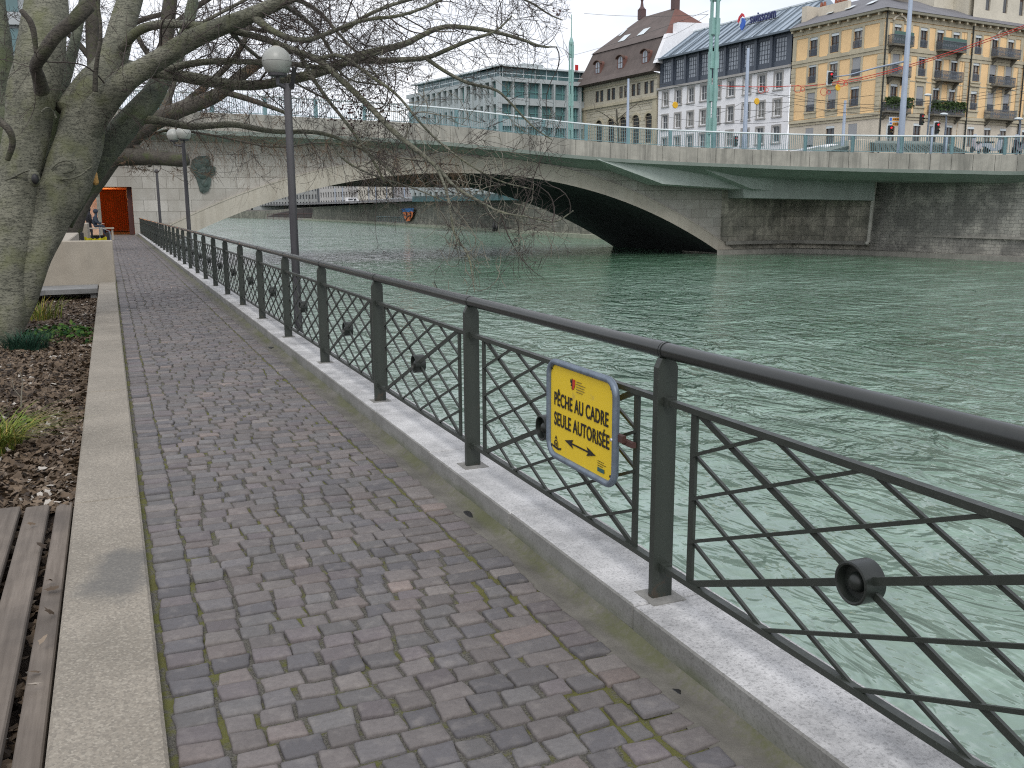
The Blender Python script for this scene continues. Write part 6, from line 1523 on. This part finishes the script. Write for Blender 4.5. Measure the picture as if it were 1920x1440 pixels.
def spread_twigs(tw, path, rad, dens, Lr, rr, lvl, droop, curl, bias=None, keep=None, t0=0., kids=(4, 3), step=.1, rmin=.0028):
    P_ = np.array(path); s_ = np.concatenate([[0], np.cumsum(np.linalg.norm(np.diff(P_, axis=0), axis=1))]); n = int(rng.poisson(dens*s_[-1]*(1-t0)))
    for k in range(n):
        u = rng.uniform(t0, 1)*s_[-1]; i = min(int(np.searchsorted(s_, u)), len(P_)-1); i = max(i, 1); dd = unit(P_[i]-P_[i-1]); sd = unit(np.cross(dd, rng.normal(size=3)))
        L_ = rng.uniform(*Lr); twig(tw, P_[i], unit(dd*rng.uniform(.2, .9)+sd), L_, rr*L_/Lr[1]*rng.uniform(.7, 1.1), lvl, droop, curl, bias, keep, kids, step, rmin)

# ---- main tree by the garden wall
T1 = empty('bare_tree', at_d(40, 600, 13.4), 'large many-stemmed bare tree with smooth grey bark and long curling branches over the river', 'tree')
stems = {
 'A': [(-40, 700, 13.2, 62), (-18, 640, 13.2, 52), (10, 560, 13.3, 44), (24, 470, 13.4, 38), (30, 400, 13.4, 38), (38, 310, 13.5, 37), (52, 230, 13.6, 40), (66, 160, 13.7, 44), (78, 90, 13.8, 42), (86, 20, 14, 38), (90, -60, 14.2, 32)],
 'B': [(-30, 690, 13.2, 40), (-2, 640, 13.3, 30), (26, 595, 13.35, 26), (48, 545, 13.4, 25), (70, 470, 13.5, 29), (88, 420, 13.6, 34), (112, 370, 13.7, 42), (134, 320, 13.8, 44), (146, 270, 13.9, 41), (160, 220, 14, 40), (176, 175, 14.1, 37), (203, 130, 14.3, 27), (222, 80, 14.5, 24), (244, 0, 14.8, 22), (262, -80, 15, 20)],
 'C': [(150, 262, 13.9, 30), (185, 205, 13.8, 27), (225, 158, 13.6, 22), (270, 128, 13.5, 19), (320, 98, 13.4, 18), (370, 68, 13.3, 17), (420, 48, 13.2, 16), (470, 28, 13.1, 14), (520, 8, 13.0, 12), (575, -22, 12.9, 10)],
 'D': [(-22, 660, 13.8, 40), (-12, 480, 14, 30), (2, 350, 14.2, 24), (12, 240, 14.4, 20), (10, 120, 14.7, 17), (-6, 0, 15, 14)],
 'E': [(120, 420, 14.4, 16), (160, 345, 14.5, 18), (186, 302, 14.6, 22), (216, 258, 14.9, 24), (252, 218, 15.2, 23), (288, 176, 15.6, 20), (315, 130, 16, 15), (345, 80, 16.4, 12), (362, 0, 17, 10)],
 'F': [(120, 206, 13.8, 17), (150, 160, 14.2, 15), (178, 128, 14.6, 13), (215, 118, 15, 11), (255, 128, 15.1, 12), (300, 136, 15, 12)],
}
LM = {}
stems['G'] = [(70, 450, 14.5, 12), (84, 360, 14.5, 14), (94, 270, 14.6, 16), (108, 190, 14.8, 14), (130, 120, 15.2, 10), (150, 40, 15.6, 8), (160, -30, 16, 7)]  # filler stem, added to make a dark recess between A and B
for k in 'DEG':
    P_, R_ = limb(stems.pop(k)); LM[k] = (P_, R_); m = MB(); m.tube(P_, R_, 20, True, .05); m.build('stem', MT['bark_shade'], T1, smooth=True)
m = MB()
for k, pts in stems.items():
    P_, R_ = limb(pts); LM[k] = (P_, R_); m.tube(P_, R_, 22 if k in 'ABCE' else 14, True, .035)
# flares at the foot
for (px_, dx) in ((-60, -.35), (-10, .3)):
    P_, R_ = limb([(px_, 690, 13.1, 30), (px_*.6, 630, 13.3, 24), (px_*.3+5, 540, 13.4, 18)]); m.tube(P_, R_, 14, True, .04)
trunk = m.build('trunk', MT['bark'], T1, smooth=True)
# knots and pruned stubs
m = MB(); c = at_d(64, 334, 13.18); m.sphere(tuple(c), .10, 14, 10, (.8, .6, 1.25)); m.build('knot', MT['bark'], trunk, smooth=True)
m = MB(); c = at_d(66, 336, 13.10); m.sphere(tuple(c), .062, 12, 8, (.8, .6, 1.2)); m.build('knot_hollow', MT['black'], trunk, smooth=True)
m = MB(); P_, R_ = limb([(170, 330, 14.0, 14), (182, 345, 14.0, 4)]); m.tube(P_, R_, 10); m.build('torn_wood', flat('fresh_wood', (.42, .24, .07), .8), trunk)
# scars: thin dark ridges in the bark
for pts in ([(96, 318), (106, 306), (124, 300), (138, 304), (142, 314), (134, 322), (118, 324)], [(10, 338), (30, 330), (48, 320), (66, 318)], [(106, 336), (130, 336), (150, 330), (172, 312)], [(78, 210), (88, 200), (100, 208), (106, 222)]):
    m = MB(); P_ = chaikin([at_d(x, y, 13.17 if x < 90 else 13.40) for x, y in pts], 2); m.tube(P_, .014, 6); m.build('bark_ridge', MT['bark'], trunk, smooth=True)
branches = {
 'b1': [(215, 150, 13.9, 11), (240, 128, 14, 11), (275, 124, 14.2, 11), (300, 136, 14.3, 12), (340, 143, 14.4, 11), (390, 152, 14.5, 11), (440, 160, 14.5, 10), (490, 160, 14.5, 9), (540, 150, 14.5, 9), (590, 138, 14.5, 9), (630, 124, 14.5, 9), (665, 106, 14.6, 7), (700, 96, 14.7, 6.5), (760, 84, 14.8, 6), (790, 66, 14.9, 5), (832, 48, 15, 4.5), (885, 52, 15, 4), (940, 62, 15, 3.5), (985, 76, 15, 3), (1015, 88, 15, 2), (1045, 88, 15, 1)],
 'b2': [(660, 112, 14.6, 7), (700, 114, 14.6, 6), (760, 112, 14.5, 5), (800, 110, 14.4, 4.5), (850, 88, 14.3, 4), (890, 72, 14.2, 3), (930, 60, 14, 2), (960, 30, 14, 1.5)],
 'b3': [(800, 110, 14.4, 4), (835, 135, 14.4, 3.5), (880, 158, 14.4, 3), (930, 166, 14.4, 2.5), (955, 190, 14.4, 2), (1000, 240, 14.4, 1.5), (1035, 262, 14.4, 1)],
 'b4': [(228, 90, 14.2, 9), (258, 56, 14, 8.5), (300, 44, 13.8, 8), (350, 46, 13.7, 7.5), (400, 50, 13.6, 7), (450, 60, 13.5, 6.5), (505, 76, 13.4, 6), (560, 98, 13.2, 6), (600, 112, 13, 6), (640, 150, 12.9, 6), (690, 196, 12.8, 5.5), (740, 250, 12.7, 5), (790, 288, 12.6, 4.5), (825, 318, 12.5, 4), (852, 352, 12.5, 3), (900, 378, 12.5, 2.5), (940, 400, 12.5, 2), (1000, 408, 12.5, 1.7), (1040, 420, 12.5, 1.5), (1075, 395, 12.5, 1)],
 'b5': [(818, 312, 12.5, 3), (835, 350, 12.4, 2.6), (846, 400, 12.3, 2.4), (850, 440, 12.3, 2.2), (880, 478, 12.2, 2), (886, 520, 12.2, 1.6), (890, 548, 12.2, 1)],
 'b6': [(250, 226, 15.2, 8), (290, 224, 15.3, 7.5), (325, 232, 15.3, 7), (360, 238, 15.3, 6.5), (400, 235, 15.3, 6), (440, 232, 15.3, 6), (480, 242, 15.3, 5), (530, 248, 15.3, 4.5), (590, 246, 15.3, 4), (640, 260, 15.3, 3), (700, 290, 15.3, 2.5), (740, 330, 15.2, 2)],
 'b7': [(40, 20, 12.5, 5), (62, 45, 12.5, 6), (68, 100, 12.6, 4)],
 'b8': [(165, 10, 12.6, 14), (140, 38, 12.5, 13), (108, 62, 12.5, 12), (82, 98, 12.6, 12), (64, 124, 12.8, 11), (74, 148, 13.1, 12), (78, 170, 13.3, 14)],
 'b9': [(310, 132, 14.3, 7), (350, 120, 14, 6.5), (400, 114, 13.8, 6), (470, 116, 13.7, 5), (540, 118, 13.6, 5), (600, 128, 13.5, 4), (660, 118, 13.4, 3), (720, 96, 13.3, 2)],
 'b10': [(300, 98, 13.6, 5), (350, 60, 13.6, 4), (420, 20, 13.7, 3), (500, -20, 13.8, 3)],
 'b11': [(178, 172, 13.4, 5), (180, 120, 13.3, 4), (192, 60, 13.2, 3), (180, -10, 13.2, 3)],
 'b12': [(470, 26, 13.1, 9), (510, 60, 13, 6), (570, 80, 12.9, 5), (620, 60, 12.8, 4), (680, 36, 12.7, 3.5), (760, 30, 12.6, 3), (850, -10, 12.5, 2)],
 'b13': [(560, 98, 13.2, 4), (600, 170, 13.3, 3.5), (650, 230, 13.4, 3), (700, 300, 13.5, 2.5), (720, 340, 13.5, 1.5)],
 'b14': [(600, 110, 13, 4), (640, 100, 12.9, 3.5), (690, 140, 12.8, 3), (745, 175, 12.7, 2.6), (790, 235, 12.7, 2.2), (850, 290, 12.7, 1.8), (930, 340, 12.7, 1.4), (1000, 355, 12.7, 1)],
 'b15': [(640, 60, 14, 4), (700, 20, 14, 3.5), (780, -5, 14, 3), (900, -30, 14, 3), (990, 0, 14, 2), (1030, 28, 14, 1.6), (1055, 38, 14, 1)],
 'b16': [(-5, 225, 12.4, 7), (16, 240, 12.4, 7), (26, 265, 12.5, 6), (14, 300, 12.6, 5)],
 '_b17': [(560, 110, 13.5, 4), (520, 150, 13.4, 3.5), (500, 210, 13.4, 3), (515, 280, 13.4, 2.4), (525, 340, 13.4, 1.6)],
 'b18': [(620, 260, 14, 2.5), (640, 300, 13.9, 2), (700, 330, 13.8, 1.8), (770, 350, 13.7, 1.4), (840, 380, 13.7, 1)],
}
for k, pts in branches.items():
    if k[0] == '_': continue
    P_, R_ = limb(pts); R_ = [max(r, .004) for r in R_]; LM[k] = (P_, R_); m = MB(); m.tube(P_, R_, 12 if R_[0] > .05 else 8, True, .03 if R_[0] > .04 else 0); m.build('branch', MT['bark2' if k in ('b8', 'b16', 'b11', 'b7') else 'bark'], T1, smooth=True)
tw = Twigs(); tl = Twigs()
def keepf(p):
    v = p-EYEP; z = v @ FW
    if z < 5: return False
    x = CXP+FPX*(v @ CR)/z; y = CYP-FPX*(v @ CU)/z
    if x > 1075 or (x > 600 and y > 590) or (x > 430 and y > 505 and x < 800): return False
    return not (130 < x < 280 and y > 400)
bx = np.array([CR[0], CR[1], 0])
for k, dens, Lr, rr in (('b1', 6.5, (.5, 1.5), .013), ('b2', 7, (.4, 1.3), .010), ('b3', 3, (.3, .9), .007), ('b4', 4.2, (.5, 1.5), .012), ('b5', 2, (.25, .7), .006), ('b9', 8, (.5, 1.5), .012), ('b12', 9, (.5, 1.6), .012), ('b13', 4, (.3, 1.0), .007), ('b14', 3, (.3, 1.0), .007), ('b15', 6, (.3, 1.0), .008), ('b6', 5, (.4, 1.3), .009), ('b10', 8, (.5, 1.5), .011), ('C', 6, (.6, 1.8), .016), ('b18', 3, (.3, .8), .006)):
    spread_twigs(tw, *LM[k], dens*1.7, (Lr[0], Lr[1]*1.15), rr, 2, .3, 2.2, bx*.25, keepf, .1, (4, 3))
for k, dens in (('A', 1.0), ('B', 1.0), ('D', 2), ('E', 3), ('b11', 4), ('b8', 2)): spread_twigs(tw, *LM[k], dens*2, (.3, 1.2), .010, 2, .1, 1.6, None, keepf, .45, (3, 2))
tw.build('twigs', MT['twig'], T1)
for k, dens in (('b4', 3), ('b5', 8), ('b14', 4), ('b3', 4), ('b2', 2), ('b18', 4)): spread_twigs(tl, *LM[k], dens, (.4, 1.2), .009, 1, .35, 4.6, bx*.3, keepf, .3, (4, 2), .07, .0045)
tl.build('pale_twigs', MT['twiglight'], T1)
# seed clusters hanging in the twigs
V = MB()
for (cx_, cy_, n_, sp_) in ((690, 190, 150, 34), (670, 215, 90, 26), (735, 235, 40, 22), (800, 300, 25, 20), (820, 8, 22, 9), (1045, 24, 18, 5), (610, 190, 30, 30)):
    for i in range(n_):
        a = at_d(random.gauss(cx_, sp_), random.gauss(cy_, sp_*.7), random.uniform(12.6, 13.6)); r = .022; d1 = unit(rng.normal(size=3))*r; d2 = unit(rng.normal(size=3))*r; V.quad(a-d1, a+d2, a+d1, a-d2)
V.build('dry_leaves', flat('dry_leaf_purple', (.055, .028, .028), .8), T1)

# ---- darker trees behind
def tree2(name, label, stems, crown, seedmat, dens, rust=0, Lr=(.8, 2.6), rr=.02, droop=.05, group=None, lv=2, rmin=.007, step=.22):
    b = at_d(*stems[0][0][:3]); T = empty(name, b, label, 'tree', group); m = MB(); S = []
    for pts in stems: P_, R_ = limb(pts); S.append((P_, R_)); m.tube(P_, R_, 12, True, .05)
    m.build('trunk', MT['bark2'], T, smooth=True); t_ = Twigs()
    for P_, R_ in S: spread_twigs(t_, P_, R_, dens, Lr, rr, lv, droop, 1.0, None, keep2, .25, (5, 4), step, rmin)
    for pts in crown:
        P_, R_ = limb(pts); mm = MB(); mm.tube(P_, R_, 8); mm.build('branch', MT['bark2'], T, smooth=True); spread_twigs(t_, P_, R_, dens*1.6, Lr, rr, lv, droop, 1.0, None, keep2, .05, (5, 4), step, rmin)
    t_.build('twigs', seedmat, T); return T
def keep2(p):
    v = p-EYEP; z = v @ FW; x = CXP+FPX*(v @ CR)/z; y = CYP-FPX*(v @ CU)/z
    return x < 760 and y < 350 and not (175 < x < 262 and y > 335)
LT_ = tree2('leaning_tree', 'dark rough-barked tree leaning right behind the main trunk with mossy limbs', [[(112, 470, 37, 28), (136, 400, 37, 24), (166, 345, 37, 22), (203, 300, 37, 20), (240, 262, 37, 20), (270, 235, 37, 18), (320, 212, 37, 15), (370, 195, 37, 14), (420, 172, 37, 12), (455, 138, 37, 10), (500, 110, 37, 8), (560, 90, 37, 5)],
      [(190, 300, 37, 18), (240, 292, 37, 16), (290, 296, 37, 14), (340, 300, 37, 13), (352, 298, 37, 12)]],
      [[(330, 208, 37, 8), (400, 150, 37, 6), (450, 100, 37, 5), (470, 40, 37, 4)], [(240, 268, 37, 7), (270, 285, 37, 6), (282, 312, 37, 4)], [(420, 172, 37, 6), (480, 190, 37, 5), (545, 215, 37, 3)], [(300, 220, 37, 7), (330, 150, 38, 5), (340, 80, 38, 4)]],
      MT['twigrust'], 1.6, Lr=(.5, 2.2), rr=.016)
rt_ = Twigs()
P_, R_ = limb([(212, 292, 37, 6), (300, 240, 38, 5), (380, 250, 38, 4), (440, 262, 38, 4), (520, 280, 38, 3), (620, 262, 38, 3), (760, 300, 38, 3), (860, 310, 38, 2)])
spread_twigs(rt_, P_, R_, 34, (.7, 2.3), .009, 1, .9, 1.2, None, lambda p: True, 0, (4, 3), .15)
rt_.build('drooping_twigs', MT['twigrust'], LT_)
m = MB(); m.tube(P_, [r*.5 for r in R_], 8); m.build('branch', MT['bark2'], LT_, smooth=True)
LB = dict(Lr=(2.4, 8.5), rr=.055, rmin=.016, step=.5)
tree2('background_tree', 'dark upright bare tree directly above the lamp beyond the bridge', [[(305, 425, 98, 16), (308, 250, 98, 15), (308, 150, 98, 14), (312, 60, 98, 13), (325, -40, 98, 12)]], [[(310, 110, 98, 7), (360, 60, 98, 6), (420, 40, 98, 5), (500, 60, 98, 3)], [(310, 60, 98, 6), (370, 10, 98, 5), (440, -30, 98, 4)], [(309, 140, 98, 6), (260, 80, 98, 5), (240, 10, 98, 4)]], MT['twig'], .75, **LB)
tree2('background_tree', 'dark bare tree standing left of the upright one, behind the pale stems', [[(174, 425, 98, 15), (176, 300, 98, 14), (178, 150, 98, 13), (172, 60, 98, 12), (178, -40, 98, 12)]], [[(178, 120, 98, 6), (130, 60, 98, 5), (60, 30, 98, 4), (0, 30, 98, 3)], [(176, 90, 98, 6), (250, 40, 98, 5), (330, 20, 98, 4)]], MT['twig'], .75, **LB)
tree2('background_tree', 'fine-twigged bare tree farthest behind at the left edge', [[(-30, 425, 98, 15), (-20, 300, 98, 13), (0, 150, 98, 10), (20, 60, 98, 8), (30, -40, 98, 7)]], [[(0, 180, 98, 5), (60, 110, 98, 4), (120, 60, 98, 3)], [(5, 110, 98, 4), (-40, 60, 98, 4)]], MT['twigrust'], .75, **LB)
t3 = Twigs()
for pts in ([(470, 20, 13.2, 6), (540, -10, 15, 5), (600, 20, 16, 4), (640, 70, 16, 3), (680, 110, 16, 2)], [(520, 0, 13.2, 6), (580, 40, 15, 4), (620, 90, 16, 3), (640, 150, 16, 2), (720, 160, 16, 1.5)], [(420, 40, 13.3, 6), (450, 80, 15, 4), (500, 120, 16, 3), (560, 160, 16, 2), (620, 190, 16, 1.5)]):
    P_, R_ = limb(pts); m = MB(); m.tube(P_, R_, 8); m.build('branch', MT['bark'], T1, smooth=True)
    spread_twigs(t3, P_, R_, 9, (.5, 1.7), .009, 2, .1, 1.8, None, keepf, .15, (4, 3), .1, .0034)
t3.build('twigs', MT['twig'], T1)
# small street tree in front of the sandstone building
keep2 = lambda p: True
tree2('street_tree', 'small bare street tree before the sandstone building', [[(1160, 347, 112, 2.6), (1160, 262, 112, 2.4), (1158, 235, 112, 1.8), (1156, 205, 112, 1.2)]], [[(1158, 235, 112, 1), (1135, 215, 112, .7), (1115, 205, 112, .5)], [(1157, 225, 112, 1), (1180, 205, 112, .7), (1200, 190, 112, .5)]], MT['twig'], 1.2, Lr=(.8, 2.4), rr=.035, droop=0, lv=1)

# ================================================================== SKY AND LIGHT
w = bpy.data.worlds.new('World'); scene.world = w; w.use_nodes = True; nt = w.node_tree; bg = nt.nodes['Background']
sk = nt.nodes.new('ShaderNodeTexSky'); sk.sky_type = 'NISHITA'; sk.sun_disc = False; EL, AZ = radians(48), radians(200)
sk.sun_elevation = EL; sk.sun_rotation = AZ; sk.air_density = 1.3; sk.dust_density = 4
sc_ = nt.nodes.new('ShaderNodeMix'); sc_.data_type = 'RGBA'; sc_.inputs[0].default_value = .86
mul = nt.nodes.new('ShaderNodeMix'); mul.data_type = 'RGBA'; mul.blend_type = 'MULTIPLY'; mul.inputs[0].default_value = 1; mul.inputs[7].default_value = (.09, .09, .09, 1)
nt.links.new(sk.outputs[0], mul.inputs[6])
tc = nt.nodes.new('ShaderNodeTexCoord'); nz = nt.nodes.new('ShaderNodeTexNoise'); nz.inputs['Scale'].default_value = 2.2; nz.inputs['Detail'].default_value = 6; nz.inputs['Roughness'].default_value = .55
mp = nt.nodes.new('ShaderNodeMapping'); mp.inputs['Scale'].default_value = (1, 1, 2.6); nt.links.new(tc.outputs['Generated'], mp.inputs[0]); nt.links.new(mp.outputs[0], nz.inputs[0])
cr = nt.nodes.new('ShaderNodeValToRGB'); cr.color_ramp.elements[0].position = .35; cr.color_ramp.elements[0].color = (.69, .735, .84, 1); cr.color_ramp.elements[1].position = .65; cr.color_ramp.elements[1].color = (1.08, 1.08, 1.10, 1)
nt.links.new(nz.outputs[0], cr.inputs[0]); nt.links.new(mul.outputs[2], sc_.inputs[6]); nt.links.new(cr.outputs[0], sc_.inputs[7]); nt.links.new(sc_.outputs[2], bg.inputs[0]); bg.inputs[1].default_value = 1.34
sn = bpy.data.lights.new('sun', 'SUN'); sn.energy = 1.3; sn.angle = radians(25); sn.color = (1, .97, .92)
so = bpy.data.objects.new('sun', sn); COL.objects.link(so)
dv = Vector((sin(AZ)*cos(EL), cos(AZ)*cos(EL), sin(EL))); so.rotation_euler = dv.to_track_quat('Z', 'Y').to_euler()
